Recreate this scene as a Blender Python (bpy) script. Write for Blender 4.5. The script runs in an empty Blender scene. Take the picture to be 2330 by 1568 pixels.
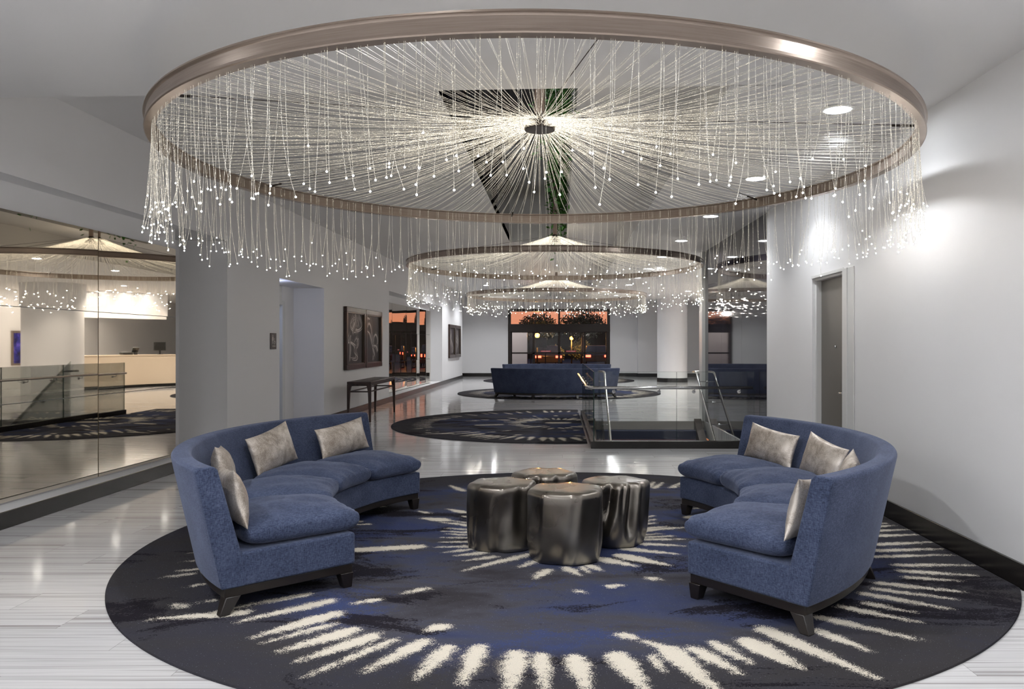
import bpy, bmesh, math, random
import numpy as np
from mathutils import Vector, Matrix, noise

# ------------------------------------------------------------------ camera, world, exposure
C = bpy.context.scene.collection
SC = bpy.context.scene
cam = bpy.data.cameras.new('camera')
cam.sensor_width = 36.0
cam.lens = 1826.0 / 2330.0 * 36.0
cam.shift_x = (1165 - 1270) / 2330.0
cam.shift_y = (783 - 784) / 2330.0
cam.clip_end = 400
cam_ob = bpy.data.objects.new('camera', cam)
cam_ob.location = (0, 0, 1.5)
cam_ob.rotation_euler = (math.pi / 2, 0, 0)
C.objects.link(cam_ob)
SC.camera = cam_ob
SC.view_settings.view_transform = 'Standard'
SC.view_settings.look = 'None'
SC.view_settings.gamma = 1.0
SC.view_settings.use_curve_mapping = False
SC.view_settings.exposure = 1.25
SC.cycles.max_bounces = 10
SC.cycles.diffuse_bounces = 4
SC.cycles.glossy_bounces = 5
SC.cycles.transparent_max_bounces = 16
SC.cycles.caustics_reflective = False
SC.cycles.caustics_refractive = False
SC.cycles.sample_clamp_indirect = 6.0

world = bpy.data.worlds.new('dusk_sky')
SC.world = world
world.use_nodes = True
wn = world.node_tree.nodes; wl = world.node_tree.links
wbg = wn['Background']
tc = wn.new('ShaderNodeTexCoord'); sep = wn.new('ShaderNodeSeparateXYZ')
wl.new(tc.outputs['Generated'], sep.inputs[0])
rmp = wn.new('ShaderNodeValToRGB')
e = rmp.color_ramp.elements
e[0].position = 0.0; e[0].color = (0.33, 0.115, 0.055, 1)
e[1].position = 0.30; e[1].color = (0.03, 0.035, 0.06, 1)
e2 = e.new(0.10); e2.color = (0.20, 0.10, 0.08, 1)
wl.new(sep.outputs['Z'], rmp.inputs[0])
wl.new(rmp.outputs[0], wbg.inputs[0])
wbg.inputs[1].default_value = 1.35

R = math.radians
PI = math.pi
WARM = (1.0, 0.94, 0.86)
NEUT = (0.96, 0.98, 1.0)
COOL = (0.93, 0.96, 1.0)
WALLX = 2.84            # right wall plane
CEIL = 3.30
REC = 3.70
def LX(y): return -4.5 + 0.0105 * (y - 6.45)   # left wall plane, very slightly skewed

DOWN_W = 19.0
def spot(name, loc, power, size=128, blend=0.45, col=NEUT, rad=0.07, rot=(0, 0, 0)):
    l = bpy.data.lights.new(name, 'SPOT')
    l.energy = power; l.spot_size = R(size); l.spot_blend = blend; l.color = col; l.shadow_soft_size = rad
    o = bpy.data.objects.new(name, l); o.location = loc; o.rotation_euler = rot
    C.objects.link(o); return o
def lamp(name, loc, power, col=NEUT, rad=0.2):
    l = bpy.data.lights.new(name, 'POINT')
    l.energy = power; l.color = col; l.shadow_soft_size = rad
    o = bpy.data.objects.new(name, l); o.location = loc
    C.objects.link(o); return o

# ------------------------------------------------------------------ mesh builder
class MB:
    def __init__(s): s.v = []; s.f = []; s.m = []; s.cur = 0
    def add(s, vs, fs):
        b = len(s.v); s.v += [tuple(p) for p in vs]
        s.f += [tuple(b + i for i in f) for f in fs]; s.m += [s.cur] * len(fs)
        return s
    def box(s, x0, x1, y0, y1, z0, z1):
        x0, x1 = min(x0, x1), max(x0, x1); y0, y1 = min(y0, y1), max(y0, y1); z0, z1 = min(z0, z1), max(z0, z1)
        return s.hexa([(x0, y0), (x1, y0), (x1, y1), (x0, y1)], z0, z1)
    def hexa(s, pts, z0, z1):
        n = len(pts)
        a = sum(pts[i][0] * pts[(i + 1) % n][1] - pts[(i + 1) % n][0] * pts[i][1] for i in range(n))
        if a < 0: pts = pts[::-1]
        vs = [(p[0], p[1], z0) for p in pts] + [(p[0], p[1], z1) for p in pts]
        fs = [tuple(range(n - 1, -1, -1)), tuple(range(n, 2 * n))]
        fs += [(i, (i + 1) % n, n + (i + 1) % n, n + i) for i in range(n)]
        return s.add(vs, fs)
    def lathe(s, prof, n=32, c=(0, 0, 0), closed=False, ang=None, cap=False):
        """prof: list of (r, z)."""
        m = len(prof); full = ang is None
        k = n if full else n + 1
        vs = []
        for i in range(k):
            a = 2 * PI * i / n if full else ang[0] + (ang[1] - ang[0]) * i / n
            ca, sa = math.cos(a), math.sin(a)
            vs += [(c[0] + r * ca, c[1] + r * sa, c[2] + z) for r, z in prof]
        fs = []
        mm = m if closed else m - 1
        for i in range(n if full else n):
            i2 = (i + 1) % k if full else i + 1
            for j in range(mm):
                j2 = (j + 1) % m
                fs.append((i * m + j, i2 * m + j, i2 * m + j2, i * m + j2))
        if cap and not full:
            fs.append(tuple(range(m))[::-1]); fs.append(tuple((k - 1) * m + j for j in range(m)))
        return s.add(vs, fs)
    def disc(s, c, r, n=24, up=True):
        vs = [(c[0] + r * math.cos(2 * PI * i / n), c[1] + r * math.sin(2 * PI * i / n), c[2]) for i in range(n)]
        f = tuple(range(n)); return s.add(vs, [f if up else f[::-1]])
    def tube(s, pts, r, n=8, cap=True):
        pts = [Vector(p) for p in pts]; m = len(pts)
        rr = r if isinstance(r, (list, tuple)) else [r] * m
        d0 = (pts[1] - pts[0]).normalized()
        ref = Vector((0, 0, 1)) if abs(d0.z) < 0.9 else Vector((1, 0, 0))
        u = d0.cross(ref).normalized(); vs = []
        for i, p in enumerate(pts):
            if i == 0: d = pts[1] - pts[0]
            elif i == m - 1: d = pts[-1] - pts[-2]
            else: d = (pts[i + 1] - pts[i]).normalized() + (pts[i] - pts[i - 1]).normalized()
            if d.length < 1e-9: d = pts[i] - pts[i - 1]
            d.normalize()
            u = (u - d * u.dot(d)); u.normalize(); w = d.cross(u)
            for k in range(n):
                a = 2 * PI * k / n
                q = p + (u * math.cos(a) + w * math.sin(a)) * rr[i]; vs.append(tuple(q))
        fs = []
        for i in range(m - 1):
            for k in range(n):
                fs.append((i * n + k, i * n + (k + 1) % n, (i + 1) * n + (k + 1) % n, (i + 1) * n + k))
        if cap: fs += [tuple(range(n))[::-1], tuple((m - 1) * n + k for k in range(n))]
        return s.add(vs, fs)
    def ball(s, c, r, seg=8, rings=5, sz=1.0):
        prof = [(max(1e-4, r * math.sin(PI * j / rings)), -r * sz * math.cos(PI * j / rings)) for j in range(rings + 1)]
        return s.lathe(prof, seg, c)
    def grid(s, fn, nu, nv, wrapu=False):
        vs = [fn(i / nu, j / nv) for j in range(nv + 1) for i in range(nu + 1)]
        fs = [(j * (nu + 1) + i, j * (nu + 1) + i + 1, (j + 1) * (nu + 1) + i + 1, (j + 1) * (nu + 1) + i) for j in range(nv) for i in range(nu)]
        return s.add(vs, fs)
    def build(s, name, mats, parent=None, smooth=False, bevel=0, seg=2, merge=0, auto=None):
        me = bpy.data.meshes.new(name); me.from_pydata(s.v, [], s.f)
        if not isinstance(mats, (list, tuple)): mats = [mats]
        for m in mats: me.materials.append(m)
        if len(mats) > 1: me.polygons.foreach_set('material_index', s.m)
        if merge:
            bm = bmesh.new(); bm.from_mesh(me)
            bmesh.ops.remove_doubles(bm, verts=bm.verts, dist=merge)
            bmesh.ops.recalc_face_normals(bm, faces=bm.faces); bm.to_mesh(me); bm.free()
        if smooth: me.polygons.foreach_set('use_smooth', [True] * len(me.polygons))
        me.update()
        if auto is not None:
            me.polygons.foreach_set('use_smooth', [True] * len(me.polygons))
            me.set_sharp_from_angle(angle=R(auto))
        o = bpy.data.objects.new(name, me); C.objects.link(o)
        if parent: o.parent = parent
        if bevel:
            b = o.modifiers.new('edge_round', 'BEVEL'); b.width = bevel; b.segments = seg; b.limit_method = 'ANGLE'; b.angle_limit = R(35)
            if not smooth and auto is None:
                me.polygons.foreach_set('use_smooth', [True] * len(me.polygons)); me.set_sharp_from_angle(angle=R(50))
        return o

def tag(o, label=None, cat=None, group=None, kind=None):
    if label: o['label'] = label
    if cat: o['category'] = cat
    if group: o['group'] = group
    if kind: o['kind'] = kind
    return o
def thing(name, label, cat, loc=(0, 0, 0), rz=0, group=None):
    o = bpy.data.objects.new(name, None); o.empty_display_size = 0.1
    o.location = loc; o.rotation_euler = (0, 0, rz); C.objects.link(o)
    return tag(o, label, cat, group)
def struct(mb, name, mat, **k):
    o = mb.build(name, mat, **k); o['kind'] = 'structure'; return o
def copy_tree(o, parent=None):
    c = o.copy(); C.objects.link(c); c.parent = parent
    for ch in list(o.children): copy_tree(ch, c)
    return c

# ------------------------------------------------------------------ materials
class NT:
    def __init__(s, name):
        s.m = bpy.data.materials.new(name); s.m.use_nodes = True
        s.t = s.m.node_tree; s.b = s.t.nodes['Principled BSDF']; s.out = s.t.nodes['Material Output']
    def n(s, typ, **k):
        x = s.t.nodes.new('ShaderNode' + typ)
        for a, b in k.items(): setattr(x, a, b)
        return x
    def l(s, a, b): s.t.links.new(a, b)
    def setv(s, **k):
        for a, b in k.items(): s.b.inputs[a.replace('_', ' ')].default_value = b
        return s
    def math(s, op, a, b=None, c=None):
        x = s.n('Math', operation=op)
        for i, q in enumerate((a, b, c)):
            if q is None: continue
            if isinstance(q, (int, float)): x.inputs[i].default_value = q
            else: s.l(q, x.inputs[i])
        return x.outputs[0]
    def mix(s, fac, a, b, blend='MIX'):
        x = s.n('Mix', data_type='RGBA', blend_type=blend)
        for i, q in ((0, fac), (6, a), (7, b)):
            if isinstance(q, (int, float)): x.inputs[i].default_value = q
            elif isinstance(q, tuple): x.inputs[i].default_value = q if len(q) == 4 else (*q, 1)
            else: s.l(q, x.inputs[i])
        return x.outputs[2]
    def ramp(s, fac, stops, interp='LINEAR'):
        x = s.n('ValToRGB'); cr = x.color_ramp; cr.interpolation = interp
        while len(cr.elements) < len(stops): cr.elements.new(0.5)
        for el, (p, c) in zip(cr.elements, stops):
            el.position = p; el.color = (*c, 1) if len(c) == 3 else c
        s.l(fac, x.inputs[0]); return x.outputs[0]
    def noise(s, vec=None, scale=5, detail=2, rough=0.5, dist=0.0, w=None):
        x = s.n('TexNoise')
        if w is not None: x.noise_dimensions = '4D'; x.inputs['W'].default_value = w
        x.inputs['Scale'].default_value = scale; x.inputs['Detail'].default_value = detail
        x.inputs['Roughness'].default_value = rough; x.inputs['Distortion'].default_value = dist
        if vec is not None: s.l(vec, x.inputs['Vector'])
        return x.outputs['Fac']
    def coord(s, out='Object'): return s.n('TexCoord').outputs[out]
    def mapping(s, vec, scale=(1, 1, 1), loc=(0, 0, 0), rot=(0, 0, 0)):
        x = s.n('Mapping'); x.inputs['Scale'].default_value = scale; x.inputs['Location'].default_value = loc
        x.inputs['Rotation'].default_value = rot; s.l(vec, x.inputs['Vector']); return x.outputs[0]
    def bump(s, h, strength=0.2, dist=0.01):
        x = s.n('Bump'); x.inputs['Strength'].default_value = strength; x.inputs['Distance'].default_value = dist
        s.l(h, x.inputs['Height']); s.l(x.outputs[0], s.b.inputs['Normal'])
    def base(s, c): s.l(c, s.b.inputs['Base Color']); return s
    def rough(s, c): s.l(c, s.b.inputs['Roughness']); return s

def plain(name, col, rough=0.5, metal=0.0, **k):
    m = NT(name); m.setv(Base_Color=(*col, 1), Roughness=rough, Metallic=metal, **k); return m.m
def emit(name, col, strength, sample=True):
    m = NT(name); m.setv(Base_Color=(0, 0, 0, 1), Emission_Color=(*col, 1), Emission_Strength=strength)
    if not sample: m.m.cycles.emission_sampling = 'NONE'
    return m.m

def m_paint(name, col):
    m = NT(name); m.setv(Roughness=0.6, Specular_IOR_Level=0.3)
    v = m.coord(); n1 = m.noise(v, 1.2, 3)
    m.base(m.mix(n1, tuple(c * 0.97 for c in col), col))
    m.bump(m.noise(v, 180, 2), 0.04, 0.002); return m.m
M = {}
M['wall'] = m_paint('white_wall_paint', (0.785, 0.778, 0.782))
M['ceil'] = m_paint('ceiling_paint', (0.70, 0.69, 0.688))
M['black_base'] = NT('black_baseboard_lacquer').setv(Base_Color=(0.012, 0.010, 0.009, 1), Roughness=0.25).m

def m_floor():
    m = NT('striped_marble_planks')
    sp = m.n('SeparateXYZ'); m.l(m.coord(), sp.inputs[0]); X, Y = sp.outputs[0], sp.outputs[1]
    rh, tw = 0.302, 1.215
    yr = m.math('DIVIDE', Y, rh); row = m.math('FLOOR', yr); fy = m.math('FRACT', m.math('ADD', yr, 100.0))
    off = m.math('MULTIPLY', row, 0.37)
    xr = m.math('ADD', m.math('DIVIDE', X, tw), off); til = m.math('FLOOR', xr); fx = m.math('FRACT', m.math('ADD', xr, 100.0))
    cb = m.n('CombineXYZ'); m.l(row, cb.inputs[0]); m.l(til, cb.inputs[1])
    wn_ = m.n('TexWhiteNoise', noise_dimensions='2D'); m.l(cb.outputs[0], wn_.inputs[0]); rnd = wn_.outputs['Value']
    vv = m.n('CombineXYZ'); m.l(m.math('MULTIPLY', X, 0.35), vv.inputs[0])
    m.l(m.math('ADD', m.math('MULTIPLY', Y, 28.0), m.math('MULTIPLY', rnd, 37.0)), vv.inputs[1]); m.l(m.math('MULTIPLY', rnd, 9.0), vv.inputs[2])
    n1 = m.noise(vv.outputs[0], 1.0, 4, 0.62)
    v2 = m.n('CombineXYZ'); m.l(m.math('MULTIPLY', X, 0.6), v2.inputs[0])
    m.l(m.math('ADD', m.math('MULTIPLY', Y, 95.0), m.math('MULTIPLY', rnd, 77.0)), v2.inputs[1])
    n2 = m.noise(v2.outputs[0], 1.0, 2, 0.5)
    s = m.math('ADD', m.math('MULTIPLY', n1, 0.72), m.math('MULTIPLY', n2, 0.28))
    col = m.ramp(s, [(0.33, (0.30, 0.27, 0.265)), (0.43, (0.49, 0.475, 0.475)), (0.50, (0.69, 0.68, 0.68)), (0.57, (0.60, 0.588, 0.59)), (0.66, (0.77, 0.765, 0.765))])
    tint = m.math('ADD', 0.90, m.math('MULTIPLY', rnd, 0.10))
    tc_ = m.n('CombineColor'); [m.l(tint, tc_.inputs[i]) for i in range(3)]
    col = m.mix(1.0, col, tc_.outputs[0], 'MULTIPLY')
    ex = m.math('MULTIPLY', m.math('MINIMUM', fx, m.math('SUBTRACT', 1.0, fx)), tw)
    ey = m.math('MULTIPLY', m.math('MINIMUM', fy, m.math('SUBTRACT', 1.0, fy)), rh)
    g = m.math('LESS_THAN', m.math('MINIMUM', ex, ey), 0.0016)
    col = m.mix(m.math('MULTIPLY', g, 0.65), col, (0.22, 0.20, 0.19))
    m.base(col); m.setv(Roughness=0.10, Specular_IOR_Level=0.55)
    m.rough(m.math('ADD', 0.06, m.math('MULTIPLY', n1, 0.07)))
    return m.m
M['floor'] = m_floor()

def m_rug():
    m = NT('patterned_carpet'); v = m.coord()
    sp = m.n('SeparateXYZ'); m.l(v, sp.inputs[0])
    r = m.math('SQRT', m.math('ADD', m.math('POWER', sp.outputs[0], 2.0), m.math('POWER', sp.outputs[1], 2.0)))
    fine = m.noise(v, 260, 1, 0.5); pix = m.noise(v, 70, 3, 0.7)
    vs = m.mapping(v, (0.75, 1.5, 1))
    a = m.noise(vs, 0.9, 6, 0.62, 0.4); b = m.noise(m.mapping(v, (0.6, 1.3, 1), (7, 3, 1)), 1.25, 7, 0.66, 0.5)
    c = m.noise(m.mapping(v, (0.7, 1.6, 1), (2, 9, 5)), 1.1, 8, 0.7, 0.6)
    col = m.ramp(a, [(0.34, (0.034, 0.031, 0.036)), (0.45, (0.056, 0.055, 0.068)), (0.52, (0.046, 0.052, 0.090)), (0.62, (0.034, 0.044, 0.105))])
    bl = m.ramp(m.math('ADD', b, m.math('MULTIPLY', m.math('SUBTRACT', pix, 0.5), 0.35)), [(0.55, (0, 0, 0)), (0.62, (1, 1, 1))])
    col = m.mix(m.math('MULTIPLY', bl, 0.75), col, (0.034, 0.051, 0.140))
    # charcoal outer border
    edge = m.ramp(m.math('ADD', r, m.math('MULTIPLY', m.math('SUBTRACT', a, 0.5), 1.2)), [(0.0, (0, 0, 0)), (1.0, (1, 1, 1))])
    ed = m.math('MULTIPLY', m.math('SUBTRACT', m.math('ADD', r, m.math('MULTIPLY', m.math('SUBTRACT', a, 0.5), 1.4)), 2.25), 2.2)
    ed = m.math('MINIMUM', m.math('MAXIMUM', ed, 0.0), 0.85)
    col = m.mix(ed, col, (0.036, 0.033, 0.034))
    dk = m.ramp(m.math('ADD', c, m.math('MULTIPLY', m.math('SUBTRACT', pix, 0.5), 0.22)), [(0.555, (0, 0, 0)), (0.58, (1, 1, 1))])
    col = m.mix(m.math('MULTIPLY', dk, 0.92), col, (0.010, 0.008, 0.012))
    at = m.n('Attribute', attribute_name='stroke')
    f = m.math('ADD', at.outputs['Fac'], m.math('ADD', m.math('MULTIPLY', m.math('SUBTRACT', m.noise(v, 150, 2, 0.8), 0.5), 0.16), m.math('MULTIPLY', m.math('SUBTRACT', m.noise(v, 22, 4, 0.7), 0.5), 0.09)))
    st = m.math('GREATER_THAN', f, 0.004)
    st2 = m.math('MULTIPLY', m.math('GREATER_THAN', m.math('ADD', f, m.math('MULTIPLY', m.math('SUBTRACT', b, 0.56), 0.25)), 0.0), m.math('GREATER_THAN', pix, 0.46))
    col = m.mix(m.math('MULTIPLY', st2, 0.35), col, (0.30, 0.26, 0.20))
    col = m.mix(m.math('MULTIPLY', st, 0.97), col, (0.62, 0.565, 0.475))
    sp_ = m.math('GREATER_THAN', m.noise(v, 190, 0), 0.815)
    col = m.mix(m.math('MULTIPLY', sp_, 0.45), col, (0.35, 0.36, 0.45))
    k = m.math('ADD', 0.72, m.math('MULTIPLY', fine, 0.56))
    kc = m.n('CombineColor'); [m.l(k, kc.inputs[i]) for i in range(3)]
    m.base(m.mix(1.0, col, kc.outputs[0], 'MULTIPLY'))
    m.setv(Roughness=0.95, Specular_IOR_Level=0.1, Sheen_Weight=0.0)
    m.bump(fine, 0.35, 0.004); return m.m
M['rug'] = m_rug()

def m_fabric():
    m = NT('blue_chenille'); v = m.coord()
    a = m.noise(m.mapping(v, (1, 1, 0.20)), 230, 3, 0.7)
    b = m.noise(m.mapping(v, (0.25, 0.25, 1)), 210, 3, 0.7)
    c = m.noise(v, 4.5, 3, 0.6)
    s = m.math('ADD', m.math('MULTIPLY', m.math('ADD', a, b), 0.40), m.math('MULTIPLY', c, 0.2))
    col = m.ramp(s, [(0.36, (0.015, 0.020, 0.040)), (0.48, (0.038, 0.050, 0.094)), (0.60, (0.078, 0.096, 0.158))])
    m.base(col); m.setv(Roughness=0.85, Specular_IOR_Level=0.2, Sheen_Weight=0.25, Sheen_Roughness=0.4, Sheen_Tint=(0.6, 0.65, 0.85, 1))
    m.bump(s, 0.35, 0.004); return m.m
M['fabric'] = m_fabric()
def m_pillow():
    m = NT('silver_taupe_velvet'); v = m.coord()
    a = m.noise(v, 7, 5, 0.65, 0.6); b = m.noise(v, 150, 3, 0.7)
    s = m.math('ADD', m.math('MULTIPLY', a, 0.65), m.math('MULTIPLY', b, 0.35))
    m.base(m.ramp(s, [(0.36, (0.26, 0.21, 0.165)), (0.47, (0.46, 0.40, 0.345)), (0.58, (0.70, 0.64, 0.58))]))
    m.setv(Metallic=0.6); m.rough(m.ramp(s, [(0.38, (0.55,) * 3), (0.6, (0.30,) * 3)]))
    m.bump(b, 0.5, 0.003); return m.m
M['pillow'] = m_pillow()
M['dark_wood'] = NT('black_stained_wood').setv(Base_Color=(0.012, 0.009, 0.008, 1), Roughness=0.28).m
def m_walnut():
    m = NT('dark_walnut'); v = m.coord(); n = m.noise(m.mapping(v, (12, 12, 1.2)), 3, 3)
    m.base(m.ramp(n, [(0.35, (0.016, 0.008, 0.006)), (0.65, (0.045, 0.022, 0.015))])); m.setv(Roughness=0.3); return m.m
M['walnut'] = m_walnut()
def m_bronze():
    m = NT('dark_bronze_lacquer'); v = m.coord()
    a = m.noise(v, 3.2, 2, 0.5, 0.3); b = m.noise(m.mapping(v, (1, 1, .35)), 60, 3, 0.6)
    m.base(m.ramp(a, [(0.32, (0.13, 0.112, 0.095)), (0.52, (0.20, 0.182, 0.16)), (0.68, (0.31, 0.295, 0.27))]))
    m.setv(Metallic=0.95, Coat_Weight=0.35, Coat_Roughness=0.08)
    m.rough(m.ramp(a, [(0.35, (0.26,) * 3), (0.65, (0.36,) * 3)]))
    return m.m
M['bronze'] = m_bronze()
def m_ring():
    m = NT('brushed_champagne_metal'); sp = m.n('SeparateXYZ'); v = m.coord()
    n = m.noise(m.mapping(v, (2.5, 2.5, 160)), 1.5, 3)
    m.base(m.ramp(n, [(0.3, (0.33, 0.265, 0.222)), (0.7, (0.42, 0.345, 0.292))]))
    m.setv(Metallic=0.85, Roughness=0.30); return m.m
M['ring'] = m_ring()
M['dark_metal'] = plain('dark_bronze_metal', (0.05, 0.04, 0.035), 0.4, 0.7)
M['steel'] = NT('polished_stainless').setv(Base_Color=(0.62, 0.62, 0.62, 1), Metallic=1.0, Roughness=0.16).m
M['mirror'] = NT('bronze_tinted_mirror').setv(Base_Color=(0.80, 0.73, 0.62, 1), Metallic=1.0, Roughness=0.015).m
M['stem'] = plain('taupe_stem_paint', (0.20, 0.15, 0.13), 0.45, 0.2)

def m_glass(name, tint, refl=1.0):
    m = NT(name); t = m.t
    tr = m.n('BsdfTransparent'); tr.inputs[0].default_value = (*tint, 1)
    gl = m.n('BsdfGlossy'); gl.inputs['Roughness'].default_value = 0.01
    fr = m.n('Fresnel'); fr.inputs[0].default_value = 1.45
    mx = m.n('MixShader'); m.l(m.math('MULTIPLY', fr.outputs[0], refl), mx.inputs[0])
    m.l(tr.outputs[0], mx.inputs[1]); m.l(gl.outputs[0], mx.inputs[2]); m.l(mx.outputs[0], m.out.inputs[0]); return m.m
M['glass'] = m_glass('clear_green_glass', (0.965, 0.985, 0.975), 0.7)
M['door_glass'] = m_glass('entry_glass', (0.92, 0.92, 0.92), 0.55)
M['glass_edge'] = plain('glass_edge_green', (0.02, 0.05, 0.045), 0.15)
def m_darkglass():
    m = NT('smoked_glass'); v = m.coord()
    m.setv(Base_Color=(0.022, 0.021, 0.030, 1), Roughness=0.03, IOR=2.1, Specular_IOR_Level=0.6); return m.m
M['smoked'] = m_darkglass()

def m_strand():
    m = NT('fibre_optic_strand'); v = m.coord()
    n = m.noise(v, 210, 1, 0.5); big = m.noise(v, 2.5, 2)
    sp = m.ramp(n, [(0.56, (0, 0, 0)), (0.70, (1, 1, 1))])
    s = m.math('ADD', 0.17, m.math('MULTIPLY', m.math('MULTIPLY', sp, m.math('ADD', 0.2, big)), 2.4))
    at = m.n('Attribute', attribute_name='glow')
    s = m.math('MULTIPLY', s, at.outputs['Fac'])
    m.setv(Base_Color=(0.30, 0.295, 0.285, 1), Roughness=0.3, Emission_Color=(1.0, 0.89, 0.70, 1)); m.l(s, m.b.inputs['Emission Strength'])
    m.m.cycles.emission_sampling = 'NONE'; return m.m
M['strand'] = m_strand()
M['tip'] = emit('fibre_tip_light', (1.0, 0.93, 0.83), 42.0, True)
M['tip_far'] = emit('fibre_tip_light_far', (1.0, 0.93, 0.83), 110.0, True)
M['lens'] = emit('downlight_lens', (0.93, 0.965, 1.0), 52.0, True)
M['white_metal'] = plain('white_enamel', (0.8, 0.8, 0.79), 0.35)
M['door_grey'] = plain('grey_brown_door', (0.13, 0.115, 0.10), 0.35)
M['frame_grey'] = plain('door_frame_paint', (0.66, 0.66, 0.65), 0.4)
M['brown_frame'] = plain('dark_bronze_aluminium', (0.018, 0.012, 0.010), 0.35, 0.3)
M['black'] = plain('matt_black', (0.012, 0.012, 0.012), 0.5)
M['stone'] = plain('stair_stone', (0.42, 0.385, 0.35), 0.3)
M['navy'] = plain('navy_stair_carpet', (0.02, 0.026, 0.06), 0.9)
# ------------------------------------------------------------------ room shell
YB = 37.0; YF = -6.0; XR = 9.6
def lw(mb, y0, y1, z0, z1, back=None, off=0.0):
    b0 = LX(y0) - 0.3 if back is None else back; b1 = LX(y1) - 0.3 if back is None else back
    mb.hexa([(LX(y0) + off, y0), (b0, y0), (b1, y1), (LX(y1) + off, y1)], z0, z1)

# floor: one slab with the stair opening cut out
SX0, SX1, SY0, SY1 = 0.56, 2.84, 11.62, 15.65
f = MB()
for a in ((-6.8, SX0, YF, YB), (SX1, XR, YF, YB), (SX0, SX1, YF, SY0), (SX0, SX1, SY1, YB)):
    f.box(a[0], a[1], a[2], a[3], -0.30, 0.0)
struct(f, 'floor', M['floor'])

w = MB()
lw(w, YF, 3.4, 0, REC + .3); lw(w, 3.4, 10.8, 2.89, REC + .3, -5.25)
lw(w, 10.8, 12.77, 0, REC + .3, -5.25); lw(w, 12.77, 15.11, 2.55, REC + .3)
lw(w, 15.11, 20.64, 0, REC + .3, -5.15); lw(w, 20.64, 29.46, 2.87, REC + .3, -5.1)
lw(w, 29.46, 35.17, 0, REC + .3, -5.1)
w.box(-4.75, -4.45, 35.17, YB, 0, REC + .3)
# niche backs, ledges and closing walls
w.box(-5.25, -5.1, 3.4, 10.8, 0, 2.9); w.box(-5.1, -4.5, 3.0, 3.4, 0, 2.9)
lw(w, 3.4, 10.8, 0, 0.135, -5.2)
w.box(-5.1, -4.95, 20.64, 29.46, 0, 2.88); lw(w, 20.64, 29.46, 0, 0.135, -5.05)
# restroom recess and the corridor behind it
w.box(-5.15, -4.98, 14.48, 15.11, 0, 2.55)
w.box(-5.15, -4.98, 12.77, 13.2, 0, 2.55)
w.box(-6.8, -6.6, 11.4, 16.6, 0, 2.6); w.box(-6.6, -5.15, 11.4, 11.6, 0, 2.6); w.box(-6.6, -5.15, 16.4, 16.6, 0, 2.6)
w.box(-6.8, -4.72, 11.4, 16.6, 2.551, 2.75)
struct(w, 'wall_left', M['wall'])

w = MB()
w.box(WALLX, WALLX + .25, YF, 7.97, 0, CEIL); w.box(WALLX, WALLX + .25, 8.97, 10.92, 0, CEIL)
w.box(WALLX, WALLX + .25, 7.97, 8.97, 2.235, CEIL)
struct(w, 'wall_right', M['wall'])
w = MB()
w.box(-4.75, -2.31, YB, YB + .3, 0, REC + .3); w.box(2.39, XR, YB, YB + .3, 0, REC + .3); w.box(-2.31, 2.39, YB, YB + .3, 3.12, REC + .3)
w.box(3.65, 6.8, YB - .35, YB, 0, CEIL)
struct(w, 'wall_back', M['wall'])
w = MB(); w.box(-4.8, WALLX + .25, YF - .25, YF, 0, CEIL); struct(w, 'wall_front', M['wall'])
w = MB(); w.box(XR, XR + .25, 15.4, YB, 0, CEIL); w.box(3.1, XR, 15.42, 15.6, 0, CEIL)
struct(w, 'wall_reception', M['wall'])
w = MB(); w.box(2.80, 3.10, 15.62, 15.92, 0, CEIL); struct(w, 'trim_1', M['frame_grey'])

# ceilings
c = MB()
c.hexa([(-4.8, YF), (3.1, YF), (3.1, 5.58), (1.2, 5.59), (-4.8, 5.90)], CEIL, 4.1)
c.box(1.2, XR + .25, 5.58, YB + .3, CEIL, 4.1)
struct(c, 'ceiling', M['ceil'])
TX0, TX1, TY0, TY1, TZ = -1.05, 0.17, 5.98, 17.3, 6.3
c = MB()
c.box(-5.2, TX0, 5.5, YB + .3, REC, REC + .15); c.box(TX1, 1.25, 5.5, YB + .3, REC, REC + .15); c.box(TX0, TX1, 5.5, TY0, REC, REC + .15)
c.box(TX0, TX1, TY1, YB + .3, REC, REC + .15)
c.box(TX1, TX1 + .15, TY0, TY1, REC + .15, TZ)
c.box(TX0 - .15, TX1 + .15, TY1, TY1 + .15, REC + .15, TZ); c.box(TX0 - .15, TX1 + .15, TY0 - .15, TY0, REC + .15, TZ)
struct(c, 'ceiling_recess', M['ceil'])
# skylight shaft: dark glazed side and dark glazed top with slim bars
w = MB(); w.box(TX0 - .05, TX0, TY0, TY1, REC + .02, TZ); w.box(TX0, TX1, TY0, TY1, TZ, TZ + .05)
wob = struct(w, 'window_1', M['smoked'])
w = MB()
for y in (7.4, 8.9, 10.4, 11.9, 13.4): w.box(TX0, TX0 + .04, y - .03, y + .03, REC + .15, TZ)
w.box(TX0, TX0 + .03, TY0, TY1, 4.9, 4.96)
w.build('window_frame', M['brown_frame'], wob)
b = MB(); b.box(TX0, 0.0, 14.98, 15.22, 5.05, 5.22)
tag(b.build('ceiling_beam', M['wall'], bevel=.01), 'white crossbeam high in the skylight shaft holding the second chandelier stem', 'beam')

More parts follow.
